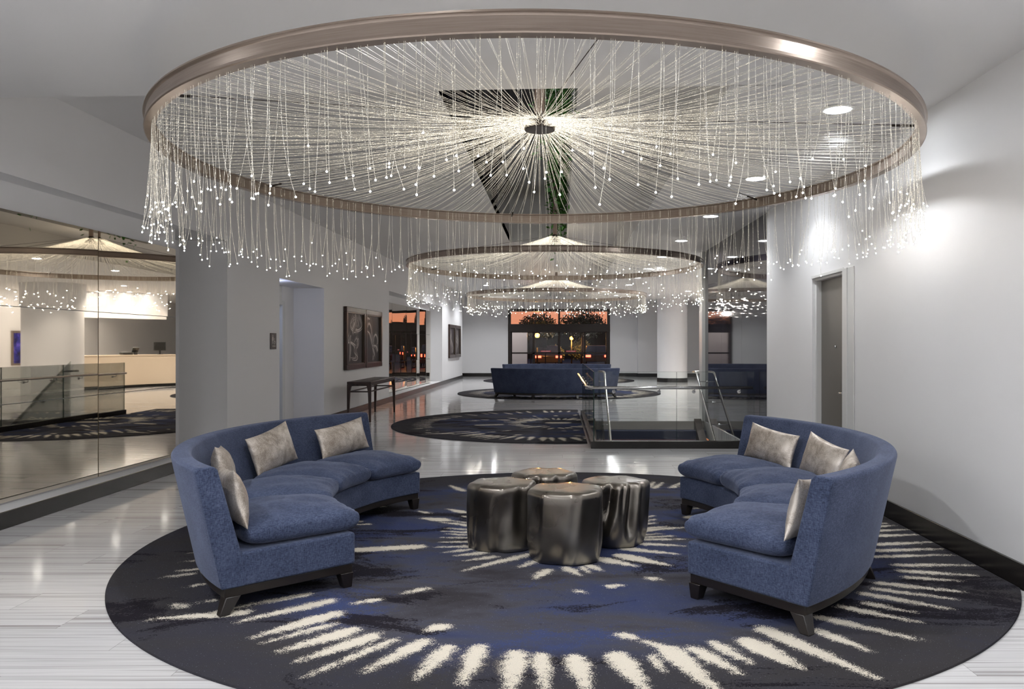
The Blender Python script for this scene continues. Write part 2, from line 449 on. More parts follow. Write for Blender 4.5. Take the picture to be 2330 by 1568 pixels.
# baseboards
b = MB(); th = .018
for y0, y1 in ((YF, 12.77), (15.11, 35.17)):
    b.hexa([(LX(y0), y0), (LX(y1), y1), (LX(y1) + th, y1), (LX(y0) + th, y0)], 0.0, 0.14)
b.box(-4.45, -4.45 + th, 35.17, YB, 0, .14); b.box(-4.45, LX(35.17) + th, 35.17, 35.17 + th, 0, .14)
b.box(-6.6, -6.58, 11.6, 16.4, 0, .14)
struct(b, 'baseboard_left', M['black_base'], bevel=.003)
b = MB(); b.box(WALLX - th, WALLX, YF, 7.68, 0, .16); b.box(WALLX - th, WALLX, 8.98, 10.92, 0, .16)
struct(b, 'baseboard_right', M['black_base'], bevel=.003)
b = MB(); b.box(-4.45, -2.33, YB - th, YB, 0, .16); b.box(2.41, 3.65, YB - th, YB, 0, .16); b.box(3.65, 6.8, YB - .35 - th, YB - .35, 0, .16); b.box(3.65 - th, 3.65, YB - .35, YB, 0, .16)
struct(b, 'baseboard_back', M['black_base'])

# right hand door in its deep frame
d = MB(); d.box(WALLX + .09, WALLX + .14, 7.98, 8.96, 0, 2.20)
dob = struct(d, 'door_1', M['door_grey'])
fr = MB()
fr.box(WALLX - .020, WALLX - .0005, 7.85, 7.975, 0, 2.25); fr.box(WALLX - .012, WALLX - .0005, 7.69, 7.845, 0, 2.25)
fr.box(WALLX - .012, WALLX - .0005, 7.975, 8.97, 2.225, 2.26); fr.box(WALLX + .02, WALLX + .09, 7.98, 8.96, 2.20, 2.234); fr.box(WALLX + .03, WALLX + .14, 8.93, 8.969, 0, 2.2)
fr.build('door_frame', M['frame_grey'], dob, bevel=.004)
k = MB(); k.lathe([(.0001, 0), (.012, 0), (.012, .012), (.0001, .016)], 12); 
kk = k.build('door_viewer', M['steel'], dob, smooth=True); kk.location = (WALLX + .09, 8.46, 1.47); kk.rotation_euler = (0, -PI / 2, 0)
k = MB(); k.tube([(WALLX + .09, 8.10, 1.0), (WALLX + .04, 8.10, 1.0), (WALLX + .04, 8.22, 1.0)], .01, 8); k.build('door_handle', M['steel'], dob, smooth=True)

# smoked glass partition along the stairs
g = MB()
ys = [10.93, 12.5, 14.06, 15.61]
for i in range(3): g.box(WALLX + .02, WALLX + .06, ys[i] + .002, ys[i + 1] - .002, -2.6, CEIL)
struct(g, 'wall_smoked_glass', M['smoked'])

# entrance at the far end
d = MB(); fx0, fx1 = -2.31, 2.39; yy0, yy1 = YB - .02, YB + .14
d.box(fx0, fx0 + .13, yy0, yy1, 0, 3.12); d.box(fx1 - .13, fx1, yy0, yy1, 0, 3.12); d.box(fx0, fx1, yy0, yy1, 3.0, 3.12)
d.box(fx0, fx1, yy0 - .06, yy1, 2.08, 2.42); d.box(.0, .09, yy0, yy1, 2.42, 3.0); d.box(fx0, fx1, yy0, yy1, 0, .10)
dob = struct(d, 'door_2', M['brown_frame'])
def leaf(x0, x1, y, nm='door_leaf'):
    q = MB(); s = .055
    q.box(x0, x0 + s, y, y + .05, .1, 2.08); q.box(x1 - s, x1, y, y + .05, .1, 2.08); q.box(x0, x1, y, y + .05, .1, .2); q.box(x0, x1, y, y + .05, 1.05, 1.12); q.box(x0, x1, y, y + .05, 2.03, 2.08)
    o = q.build(nm, M['brown_frame'], dob)
    q = MB(); q.box(x0 + s, x1 - s, y + .02, y + .026, .2, 2.03); q.build('pane', M['door_glass'], o); return o
l1 = leaf(fx0 + .13, -1.13, YB + .05, 'side_light'); l2 = leaf(-1.13, .045, YB); l3 = leaf(.045, 1.22, YB); l4 = leaf(1.22, fx1 - .13, YB + .05, 'side_light')
q = MB(); q.box(fx0 + .13, .0, YB + .06, YB + .066, 2.42, 3.0); q.box(.09, fx1 - .13, YB + .06, YB + .066, 2.42, 3.0); q.build('transom_pane', M['door_glass'], dob)
M['sticker_red'] = plain('sticker_red', (0.55, 0.03, 0.04), 0.5); M['sticker_white'] = plain('sticker_white', (0.8, 0.7, 0.7), 0.5)
for lf, x0 in ((l2, -.80), (l3, .36)):
    q = MB(); q.box(x0, x0 + .46, YB + .014, YB + .0195, 1.135, 1.20)
    q.cur = 1
    for r_, z in ((0, 1.148), (1, 1.176)):
        x = x0 + .03
        random.seed(5 + r_)
        while x < x0 + .42:
            wd = random.uniform(.015, .035); q.box(x, x + wd, YB + .0125, YB + .0145, z, z + .012); x += wd + random.choice((.008, .008, .02))
    q.build('door_sticker', [M['sticker_red'], M['sticker_white']], lf)

# restroom recess door trim
q = MB(); q.box(-5.02, -4.93, 14.36, 14.50, 0, 2.28); q.box(-5.02, -4.93, 13.1, 13.2, 0, 2.28); q.box(-5.14, -4.93, 13.2, 14.36, 2.2, 2.28); q.box(-5.15, -4.985, 13.19, 14.49, 2.28, 2.549)
struct(q, 'trim_2', M['frame_grey'], bevel=.008)

# round column
c = MB(); c.lathe([(.595, .16), (.595, REC + .1)], 48, (4.55, 32.0, 0)); cob = struct(c, 'column_1', M['wall'], smooth=True)
c = MB(); c.lathe([(.0001, 0), (.61, 0), (.61, .16), (.0001, .16)], 48, (4.55, 32.0, 0)); c.build('column_base', M['black_base'], cob, auto=40)

# ------------------------------------------------------------------ wall mirrors
def mirror(name, label, P0, P1, ncol, z0, rows, amp, seed, group=None):
    rr = random.Random(seed)
    d = Vector((P1[0] - P0[0], P1[1] - P0[1], 0)); L = d.length; d.normalize(); nrm = Vector((d.y, -d.x, 0))
    root = thing(name, label, 'mirror', (P0[0], P0[1], z0), math.atan2(d.y, d.x), group)
    W = L / ncol; H = rows[-1] - z0
    # dark backing and side edge (local x along the wall, local -y towards the room)
    q = MB(); q.box(0, L, .022, .04, 0, H); q.build('backing', M['black'], root)
    zs = [z0] + list(rows)
    for i in range(ncol):
        for j in range(len(rows)):
            x0, x1 = i * W + .006, (i + 1) * W - .006; a, b = zs[j] - z0 + .003, zs[j + 1] - z0 - .003
            ph = rr.uniform(0, 6.28); am = amp * rr.uniform(.7, 1.2); am2 = amp * .35 * rr.uniform(-1, 1)
            def fn(u, v, x0=x0, x1=x1, a=a, b=b, am=am, ph=ph, am2=am2):
                y = -am * math.sin(PI * u) - am2 * math.sin(2 * PI * v + ph) * .25 - amp * .12 * math.sin(PI * v)
                return (x0 + (x1 - x0) * u, y, a + (b - a) * v)
            q = MB(); q.grid(fn, 24, 16)
            # thin side so that a panel has depth
            for (u0, v0, u1, v1) in ((0, 0, 1, 0), (1, 0, 1, 1), (1, 1, 0, 1), (0, 1, 0, 0)):
                n = 16; pts = []
                for t in range(n + 1):
                    p = fn(u0 + (u1 - u0) * t / n, v0 + (v1 - v0) * t / n); pts += [p, (p[0], .02, p[2])]
                q.add(pts, [(2 * t, 2 * t + 1, 2 * t + 3, 2 * t + 2) for t in range(n)])
            q.build('mirror_panel', M['mirror'], root, auto=40)
    return root
mirror('wall_mirror', 'large bronze tinted wall mirror in the niche behind the left sofa, reflecting a reception desk', (-4.795, 3.45), (-4.62, 9.70), 4, .15, (.985, 1.825, 2.65), .0022, 3)
q = MB(); q.hexa([(-4.815, 3.42), (-4.64, 9.72), (-4.72, 9.72), (-4.895, 3.42)], .135, 2.89); struct(q, 'wall_niche_back', M['wall'])
mirror('wall_mirror', 'panelled wall mirror in the far niche beyond the console table, reflecting the sunset doors', (-4.75, 20.75), (-4.50, 28.3), 4, .15, (.985, 1.825, 2.66), .018, 8)
q = MB(); q.hexa([(-4.80, 20.7), (-4.545, 28.32), (-4.75, 28.32), (-4.95, 20.7)], .135, 2.88); struct(q, 'wall_niche_far', M['wall'])

# ------------------------------------------------------------------ downlights
def downlight(x, y, z=CEIL, power=None, lab=None, sz=128, grp='recessed downlights along the right of the lobby ceiling', col=NEUT, lens=True):
    t = thing('recessed_downlight', lab, 'ceiling light', (x, y, z), 0, grp)
    q = MB(); q.lathe([(.105, .0), (.125, -.004), (.125, -.010), (.100, -.012), (.098, .0)], 32, closed=True); q.build('trim_ring', M['white_metal'], t, smooth=True)
    q = MB(); q.disc((0, 0, -.004), .100, 28, up=False); q.build('lens', M['lens'], t)
    spot('downlight_beam', (x, y, z - .03), DOWN_W if power is None else power, sz, .4, col, .06)
    return t
names = ['nearest ceiling downlight seen large above the chandelier ring right side', 'second round downlight back along the right ceiling, above the ring edge',
         'third downlight back, just below the near chandelier ring', 'fourth round downlight back, left of the smoked glass', 'fifth downlight back, near the second chandelier',
         'sixth downlight back, low behind the second chandelier', 'seventh downlight back beside the column', 'eighth downlight back above the far sofas']
YS = [6.14, 8.70, 11.26, 13.93, 16.5, 19.1, 21.7, 24.3]
for i, y in enumerate(YS): downlight(2.14, y, lab=names[i])
for y in (27.0, 29.6, 32.2, 34.8): downlight(2.14, y, lab='small far downlight near the entrance end of the ceiling')
for y in (3.54, .94, -1.66, -4.2): downlight(2.14, y, lab='ceiling downlight in front of the near chandelier', power=DOWN_W)
for x in (-3.4, -.6):  # out-of-view downlights added to brighten the left wall and ceiling
    for y in (3.6, .9, -1.8, -4.4): downlight(x, y, lab='unseen fill downlight added in the front part of the lobby', power=58, grp='added fill downlights of the front ceiling', sz=150)
for y in (26.5, 30.0, 33.5): downlight(-2.7, y, REC, lab='added fill downlight of the raised ceiling, left of the entrance', power=90, grp='added fill downlights of the far raised ceiling', sz=150)  # added fill for the far left and back walls
# ------------------------------------------------------------------ carpets
STROKES = [(-1.75, -1.94, -1.36, -1.59, 6), (-1.58, -2.16, -1.26, -1.81, 7), (-1.5, -2.23, -1.23, -1.98, 4), (-1.38, -2.35, -1.1, -2.06, 7), (-1.25, -2.47, -0.97, -2.14, 7), (-1.17, -2.65, -0.86, -2.2, 4), (-0.91, -2.59, -0.7, -2.22, 6), (-0.66, -2.66, -0.57, -2.3, 6), (-0.45, -2.73, -0.42, -2.3, 6), (-0.24, -2.83, -0.23, -2.38, 7), (-0.08, -2.83, -0.11, -2.4, 5), (-2.56, -1.12, -2.4, -1.03, 3), (-2.3, -1.31, -2.24, -1.27, 3), (-2.23, -1.89, -1.77, -1.78, 6), (-2.1, -1.61, -2.02, -1.57, 2), (-1.92, -1.75, -1.52, -1.46, 4), (-0.9, 0.06, -0.73, 0.02, 3), (-0.92, -0.06, -0.71, -0.07, 3), (-0.9, -0.2, -0.7, -0.19, 3), (-0.92, -0.35, -0.68, -0.33, 4), (-0.85, -0.5, -0.65, -0.41, 4), (-0.75, -0.59, -0.55, -0.5, 5), (-0.67, -0.72, -0.48, -0.62, 4), (-0.65, -0.96, -0.24, -0.56, 5), (-0.3, -0.89, -0.17, -0.72, 4), (-0.18, -1.14, -0.1, -0.96, 5), (0.05, -2.43, 0.1, -2.82, 7), (0.25, -2.4, 0.35, -2.78, 8), (0.42, -2.4, 0.45, -2.6, 3), (0.51, -2.32, 0.65, -2.78, 8), (0.64, -2.32, 0.79, -2.61, 6), (0.75, -2.24, 0.87, -2.5, 5), (0.92, -2.22, 1.08, -2.54, 9), (1.04, -2.04, 1.39, -2.66, 7), (1.32, -2.07, 1.48, -2.34, 5), (1.39, -1.86, 1.8, -2.2, 5), (1.58, -1.69, 1.9, -1.94, 5), (1.74, -1.62, 1.95, -1.79, 4), (1.8, -1.45, 2.17, -1.72, 5), (1.89, -1.35, 2.3, -1.56, 4), (1.97, -1.24, 2.4, -1.41, 5), (2.19, -1.11, 2.5, -1.19, 4), (2.23, -0.97, 2.65, -1.07, 5), (2.24, -0.83, 2.78, -0.83, 4), (2.18, -0.62, 2.76, -0.56, 4), (2.24, -0.45, 2.77, -0.4, 5), (2.31, -0.28, 2.78, -0.2, 5), (2.42, -0.01, 2.79, 0.04, 5), (2.48, 0.16, 2.79, 0.21, 4), (2.54, 0.3, 2.73, 0.36, 4), (0.03, -0.9, 0.11, -1.07, 5), (0.13, -0.88, 0.17, -1.0, 3), (0.18, -0.85, 0.25, -0.95, 5), (0.26, -0.67, 0.49, -0.85, 7), (0.41, -0.59, 0.71, -0.83, 8), (0.46, -0.4, 0.81, -0.54, 6), (0.55, -0.25, 0.9, -0.31, 5), (0.59, -0.12, 0.94, -0.11, 4), (0.59, -0.06, 0.86, -0.01, 4), (0.59, 0.01, 0.77, 0.07, 3), (0.63, 0.13, 0.86, 0.27, 4), (-1.17, 2.23, -0.99, 1.9, 5), (0.89, 2.08, 1.01, 2.44, 4), (0.96, 2.05, 1.1, 2.41, 4), (1.13, 2.08, 1.22, 2.14, 4), (-1.02, 1.01, -0.86, 0.86, 6), (-1.47, -0.43, -1.06, -0.34, 12), (-0.96, -1.44, -0.83, -1.35, 4), (-1.21, -1.63, -1.08, -1.56, 4), (-0.71, -2.06, -0.64, -2.01, 7), (-1.78, 0.37, -1.59, 0.4, 3), (-1.19, 0.63, -0.99, 0.55, 8), (-2.23, -1.64, -2.16, -1.68, 5), (0.08, -1.39, 0.14, -1.43, 4), (0.28, -1.3, 0.37, -1.28, 4), (0.55, -1.13, 0.63, -1.16, 4), (0.3, -2.13, 0.39, -2.19, 5), (0.42, -2.24, 0.48, -2.27, 4)]
rs = random.Random(11)
def gen_strokes():
    S = list(STROKES)
    a = 9
    while a < 172:
        if not any(abs(a - q) < 4 for q in (117, 67)) and rs.random() < .8:
            t = R(a + rs.uniform(-1, 1)); r0 = rs.uniform(2.3, 2.42); r1 = rs.uniform(2.62, 2.85)
            S.append((r0 * math.cos(t), r0 * math.sin(t), r1 * math.cos(t), r1 * math.sin(t), rs.uniform(3, 6)))
        a += 4.4
    for a in np.arange(176, 206, 5.0):
        t = R(a); S.append((2.4 * math.cos(t), 2.4 * math.sin(t), 2.7 * math.cos(t), 2.7 * math.sin(t), rs.uniform(2, 4)))
    for a in np.arange(14, 172, 7.5):
        t = R(a + rs.uniform(-2, 2)); r0 = rs.uniform(.6, .7); r1 = rs.uniform(.9, 1.15)
        S.append((r0 * math.cos(t), r0 * math.sin(t), r1 * math.cos(t), r1 * math.sin(t), rs.uniform(3, 6)))
    for k in range(10):
        t = R(rs.uniform(20, 170)); r0 = rs.uniform(1.25, 2.0); S.append((r0 * math.cos(t), r0 * math.sin(t), (r0 + .15) * math.cos(t), (r0 + .15) * math.sin(t), rs.uniform(3, 7)))
    S.append((-.12, 0, .12, 0, 24))
    return np.array(S)
RUGR = 3.09
def rug_mesh(clampx=None):
    nr, na, th = 76, 600, .012
    rad = np.linspace(0.02, RUGR, nr); ang = np.linspace(0, 2 * PI, na, endpoint=False)
    x = (rad[:, None] * np.cos(ang)[None]).ravel(); y = (rad[:, None] * np.sin(ang)[None]).ravel()
    S = gen_strokes(); fld = np.full(x.shape, -.15)
    for x0, y0, x1, y1, wd in S:
        if math.hypot(x0, y0) > math.hypot(x1, y1): x0, y0, x1, y1 = x1, y1, x0, y0
        dx, dy = x1 - x0, y1 - y0; L2 = dx * dx + dy * dy + 1e-9
        t = np.clip(((x - x0) * dx + (y - y0) * dy) / L2, 0, 1)
        dist = np.hypot(x - x0 - t * dx, y - y0 - t * dy)
        k = 0.0088 * wd
        hw = k * np.where(t < .25, .8 + .8 * t, 1.0 - .72 * (t - .25) / .75) if wd < 9.5 else k * .62
        fld = np.maximum(fld, hw - dist)
    if clampx is not None: x = np.minimum(x, clampx)
    vs = np.stack([x, y, np.full(x.shape, th)], 1).tolist(); fs = []
    for i in range(nr - 1):
        for j in range(na):
            j2 = (j + 1) % na; fs.append((i * na + j, (i + 1) * na + j, (i + 1) * na + j2, i * na + j2))
    fs.append(tuple(range(na)))
    b = len(vs)
    for j in range(na): vs.append((vs[(nr - 1) * na + j][0], vs[(nr - 1) * na + j][1], 0.0))
    for j in range(na): fs.append(((nr - 1) * na + j, b + j, b + (j + 1) % na, (nr - 1) * na + (j + 1) % na))
    me = bpy.data.meshes.new('round_carpet'); me.from_pydata(vs, [], fs); me.materials.append(M['rug'])
    at = me.attributes.new('stroke', 'FLOAT', 'POINT'); at.data.foreach_set('value', np.concatenate([fld, fld[-na:]]).astype(np.float32))
    return me
RC = (.03, 6.23)
def rug(me, x, y, label, rz=0):
    o = bpy.data.objects.new('round_carpet', me); o.location = (x, y, .0005); o.rotation_euler.z = rz; C.objects.link(o)
    return tag(o, label, 'carpet', None)
rug(rug_mesh(WALLX - .022 - RC[0]), RC[0], RC[1], 'large round navy carpet with cream ray strokes under the two near sofas')
rm = rug_mesh()
r2 = rug_mesh(.44)
rug(r2, -.0, 15.15, 'round navy carpet with cream rays beside the glass stair railing')
rug(rm, 0.03, 24.6, 'round navy carpet under the far pair of sofas', .3)
rug(rm, 0.03, 33.0, 'farthest round carpet, in front of the entrance doors', .5)

# ------------------------------------------------------------------ curved sofas
SPAN = R(43)
RM = 2.10
def arc_sweep(mb, prof, a0, a1, n):
    """sweep a closed (r,z) profile round the arc centre; local origin sits at radius RM on +X."""
    m = len(prof); vs = []
    for i in range(n + 1):
        a = a0 + (a1 - a0) * i / n
        vs += [(r * math.cos(a) - RM, r * math.sin(a), z) for r, z in prof]
    fs = [(i * m + j, (i + 1) * m + j, (i + 1) * m + (j + 1) % m, i * m + (j + 1) % m) for i in range(n) for j in range(m)]
    fs += [tuple(range(m)), tuple(n * m + j for j in range(m))[::-1]]
    return mb.add(vs, fs)
def fnoise(x, y, z): return noise.noise(Vector((x, y, z)))
def cushion_mesh(a0, a1, seed, lift=0.0):
    rr = random.Random(seed); sx = rr.uniform(0, 50)
    mb = MB(); n = 34; ri, ro = 1.64, 2.36
    am = (a0 + a1) / 2; ha = (a1 - a0) / 2
    def pt(u, v, s):
        # u across the arc (-1..1), v from the front edge (-1) to the back (+1)
        au, av = abs(u), abs(v)
        e = max(0.0, (1 - au ** 6) * (1 - av ** 6)) ** .30
        crown = (1 - u * u) * (1 - v * v)
        pinch = (1 - .022 * (1 - v * v)) * (1 - .055 * av ** 8)          # sides pull in between the corners
        pin2 = (1 - .02 * (1 - u * u)) * (1 - .05 * au ** 8)
        a = am + ha * u * pinch * (1.0 if v > -.2 else 1.0)
        r = (ri + ro) / 2 + (ro - ri) / 2 * v * pin2
        w = .010 * fnoise(u * 3 + sx, v * 2.2, 1.3) + .005 * fnoise(u * 9 + sx, v * 4, 5.1)
        rim = math.exp(-((1 - max(au, av)) / .16) ** 2)
        w += .007 * rim * math.sin(26 * (u if av > au else v) + 5 * fnoise(u * 2, v * 2, sx)) * (1 if s > 0 else .4)
        if s > 0: z = .428 + lift + .062 * e + .050 * crown + w * e ** .5
        else: z = .428 + lift - .085 * e
        if s < 0: z = max(z, .352)
        z -= .010 * max(0, -v - .55)
        return (r * math.cos(a) - RM, r * math.sin(a), z)
    def mapu(t):  # denser towards the rims
        t = 2 * t - 1; return math.sin(t * PI / 2)
    top = lambda i, j: pt(mapu(i), mapu(j), 1)
    bot = lambda i, j: pt(mapu(1 - i), mapu(j), -1)
    mb.grid(top, n, n); mb.grid(bot, n, n)
    return mb
LEG = lambda mb, a, r, tilt: None
def make_sofa(label):
    t = thing('curved_sofa', label, 'sofa', group='curved blue sofas of the lobby')
    q = MB(); arc_sweep(q, [(1.70, .155), (2.40, .155), (2.40, .345), (1.70, .345)], -SPAN, SPAN, 48)
    q.build('seat_base', M['fabric'], t, bevel=.014, seg=3)
    q = MB(); arc_sweep(q, [(2.375, .155), (2.505, .155), (2.645, .815), (2.63, .835), (2.545, .835), (2.525, .815), (2.385, .30)], -SPAN, SPAN, 64)
    q.build('backrest', M['fabric'], t, bevel=.010, seg=3)
    q = MB()
    pr = [(2.374, .31), (2.366, .31), (2.37, .322)]
    q = MB(); arc_sweep(q, [(1.715, .105), (2.485, .105), (2.485, .155), (1.715, .155)], -SPAN + .006, SPAN - .006, 48)
    q.build('plinth', M['dark_wood'], t, bevel=.004)
    for i, a in enumerate((-1, -.34, .34, 1)):
        for r0, out in ((1.755, -.012), (2.435, .055)):
            if abs(a) < .9 and r0 < 2: continue
            A = a * (SPAN - .022); ca, sa = math.cos(A), math.sin(A)
            er = Vector((ca, sa, 0)); et = Vector((-sa, ca, 0)); side = (1 if a > 0 else -1) if abs(a) > .9 else 0
            q = MB(); rows = []
            for z, sz, k in ((.107, .042, 0), (.0, .027, 1)):
                c_ = er * (r0 + out * k) + et * (.03 * side * k if r0 > 2 else 0)
                for sx, sy in ((-1, -1), (1, -1), (1, 1), (-1, 1)):
                    p = c_ + er * (sz * sx) + et * (sz * sy); rows.append((p.x - RM, p.y, z + (.013 if k else 0)))
            q.add(rows, [(0, 1, 2, 3), (7, 6, 5, 4), (0, 4, 5, 1), (1, 5, 6, 2), (2, 6, 7, 3), (3, 7, 4, 0)])
            q.build('leg', M['dark_wood'], t, merge=1e-5, bevel=.004)
    w = 2 * SPAN / 4
    for i in range(4):
        a0 = -SPAN + i * w; mb = cushion_mesh(a0 + .004, a0 + w - .004, 20 + i, .004 * ((i * 7) % 3))
        mb.build('seat_cushion', M['fabric'], t, smooth=True, merge=1e-5)
    return t
def place(o, cx, cy, ang):
    o.location = (cx + RM * math.cos(ang), cy + RM * math.sin(ang), .0005 if False else 0.0); o.rotation_euler = (0, 0, ang); return o
SL = ((0.0, 6.08), R(180)); SR = ((-.325, 6.02), R(-7.5))
s1 = make_sofa('curved blue chenille sofa on the left of the near carpet with silver pillows')
place(s1, *SL[0], SL[1])
s2 = copy_tree(s1); s2['label'] = 'curved blue chenille sofa on the right of the near carpet, by the white wall'; place(s2, *SR[0], SR[1])
s3 = copy_tree(s1); s3['label'] = 'curved blue sofa in the distance turned with its back towards the viewer'; place(s3, -.08, 24.25, R(-90))
s4 = copy_tree(s1); s4['label'] = 'farthest curved blue sofa, facing the viewer behind the turned sofa'; place(s4, -.05, 24.6, R(90))

# ------------------------------------------------------------------ pillows
def pillow_mesh(w, h, t, seed):
    rr = random.Random(seed); sx = rr.uniform(0, 30); mb = MB(); n = 26
    def pt(u, v, s):
        e = max(0.0, (1 - u * u) * (1 - v * v)); th = t / 2 * e ** .52
        x = w / 2 * u * (1 - .075 * (1 - v * v) * abs(u) ** 2); z = h / 2 * v * (1 - .10 * (1 - u * u) * abs(v) ** 2)
        wr = .006 * fnoise(u * 3 + sx, v * 3, s) * e ** .3
        return (x, -s * (th + wr), z)
    mp = lambda q: math.sin((2 * q - 1) * PI / 2)
    mb.grid(lambda i, j: pt(mp(i), mp(j), 1), n, n); mb.grid(lambda i, j: pt(mp(1 - i), mp(j), -1), n, n)
    return mb
def pillow(cen, axis, deg, r, z, label, lean=14, roll=0, yaw=0, w=.50, h=.31, t=.14, seed=1):
    a = axis + R(deg)
    o = pillow_mesh(w, h, t, seed).build('lumbar_pillow', M['pillow'], None, smooth=True, merge=1e-5)
    # local -Y is the front face; it has to look back to the arc centre
    Mx = Matrix.Translation((cen[0] + r * math.cos(a), cen[1] + r * math.sin(a), z)) @ Matrix.Rotation(a - PI / 2 + R(yaw), 4, 'Z') @ Matrix.Rotation(R(-lean), 4, 'X') @ Matrix.Rotation(R(roll), 4, 'Y')
    o.matrix_world = Mx
    tag(o, label, 'pillow', 'silver lumbar pillows on the near sofas')
pillow(SL[0], SL[1], -33, 2.355, .63, 'silver lumbar pillow at the far end of the left sofa, lying widest', lean=14, roll=-6, yaw=6, w=.64, h=.30, seed=1)
pillow(SL[0], SL[1], -10.5, 2.355, .645, 'silver pillow tilted on one corner, second from the far end of the left sofa', lean=14, roll=-10, yaw=-6, w=.56, h=.34, seed=2)
pillow(SL[0], SL[1], 14, 2.365, .645, 'silver pillow seen edge on behind the nearest one on the left sofa', lean=14, roll=6, yaw=6, w=.50, h=.32, seed=3)
pillow(SL[0], SL[1], 36.5, 2.36, .615, 'silver pillow standing at the near arm end of the left sofa', lean=12, roll=4, yaw=-4, w=.50, h=.34, seed=4)
pillow(SR[0], SR[1], 30.5, 2.35, .618, 'taupe silver pillow at the far end of the right sofa, facing forward', lean=14, roll=6, yaw=4, w=.61, h=.31, seed=5)
pillow(SR[0], SR[1], 10.5, 2.355, .608, 'taupe silver pillow with raised corner, second from far end of right sofa', lean=14, roll=9, yaw=12, w=.54, h=.33, seed=6)
pillow(SR[0], SR[1], -7.5, 2.365, .600, 'silver pillow mostly hidden behind the curve of the right sofa back', lean=14, roll=4, yaw=-2, w=.50, h=.31, seed=7)
pillow(SR[0], SR[1], -36.5, 2.36, .615, 'narrow looking silver pillow at the near end of the right sofa', lean=12, roll=-4, yaw=4, w=.50, h=.34, seed=8)

# ------------------------------------------------------------------ bronze stump tables
def stump(x, y, faces, h, label, seed, grooves=(), rz=0, p=11, foot=.93):
    """faces: (angle deg, distance, tilt)."""
    rr = random.Random(seed); mb = MB(); na = 160
    zl = [0, .008, .03, .09, .16, .24, .32, .39, .43, .455, .468, .474]
    def rad(th, z):
        s = 0; k = z / .474
        for a, d, tl in faces:
            c = math.cos(th - R(a) - .10 * (k - .5))
            dd = d * (1 + tl * (k - .5)) * (foot + (1 - foot) * min(1, k * 4) ** .6)
            if c > .02: s += (c / dd) ** p
        r = s ** (-1 / p)
        for ga, gw, gd, g0, g1 in grooves:
            da = (th - R(ga) - .25 * (k - .5) + PI) % (2 * PI) - PI
            m_ = max(0, min(1, (k - g0) * 5)) * max(0, min(1, (g1 - k) * 5)) if g1 < 1 else max(0, min(1, (k - g0) * 5))
            r -= gd * math.exp(-(da / R(gw)) ** 2) * m_
        r += .006 * fnoise(math.cos(th) * 1.7 + seed, math.sin(th) * 1.7, z * 5)
        return r
    sc = h / .474; vs = []
    for i, z in enumerate(zl):
        ins = {9: .006, 10: .018, 11: .040}.get(i, 0) + (.012 if i == 0 else 0)
        for j in range(na):
            th = 2 * PI * j / na; r = rad(th, z) - ins
            vs.append((r * math.cos(th), r * math.sin(th), z * sc + (.004 * fnoise(math.cos(th) * 2, math.sin(th) * 2, seed) if i > 8 else 0)))
    fs = [(i * na + j, i * na + (j + 1) % na, (i + 1) * na + (j + 1) % na, (i + 1) * na + j) for i in range(len(zl) - 1) for j in range(na)]
    k = len(zl) - 1; prev = k * na
    for f_ in (.7, .4, .12):
        b = len(vs)
        for j in range(na):
            v = vs[k * na + j]; vs.append((v[0] * f_, v[1] * f_, h + .0008 * fnoise(v[0] * 9 * f_, v[1] * 9 * f_, seed)))
        fs += [(prev + j, prev + (j + 1) % na, b + (j + 1) % na, b + j) for j in range(na)]; prev = b
    fs.append(tuple(prev + j for j in range(na))); fs.append(tuple(range(na))[::-1])
    mb.add(vs, fs)
    o = mb.build('stump_table', M['bronze'], None, smooth=True); o.location = (x, y, .0125); o.rotation_euler.z = R(rz)
    return tag(o, label, 'coffee table', 'faceted bronze stump tables clustered on the near carpet')
stump(-.415, 5.90, [(-118, .215, .0), (-62, .225, .02), (-12, .235, .0), (48, .235, .05), (105, .24, 0), (162, .235, .02), (212, .245, -.03)], .475,
      'left bronze stump table of the cluster with a folded front facet', 3, [(-88, 13, .050, -1, .86), (-50, 10, .02, .3, 2), (-150, 8, .012, -1, 2)], p=24, foot=.95)
stump(.045, 5.585, [(-105, .235, .02), (-55, .260, .04), (-5, .262, .0), (50, .245, .03), (105, .235, 0), (165, .245, .0), (213, .245, -.03)], .49,
      'front bronze stump table, closest of the cluster to the viewer', 7, [(-22, 7, .030, .1, 2), (-78, 6, .010, -1, 2)], p=26, foot=.88)
stump(.425, 6.02, [(-75, .225, .02), (-25, .235, .12), (35, .225, .06), (90, .22, .05), (140, .24, 0), (190, .235, .02), (238, .235, .08)], .47,
      'right bronze stump table with deep vertical folds and a small low facet', 12, [(-108, 11, .065, .36, 2), (-62, 9, .055, .12, 2), (-38, 6, .03, .2, 2), (-82, 4, .02, .4, 2)], p=22, foot=.84)
stump(-.11, 6.47, [(-90, .21, .03), (-30, .24, .06), (30, .23, .0), (90, .22, .04), (150, .24, 0), (210, .24, .02)], .46,
      'rear bronze stump table half hidden behind the other three', 21, [(-60, 12, .045, .2, 2), (-110, 8, .03, .3, 2)], p=24)
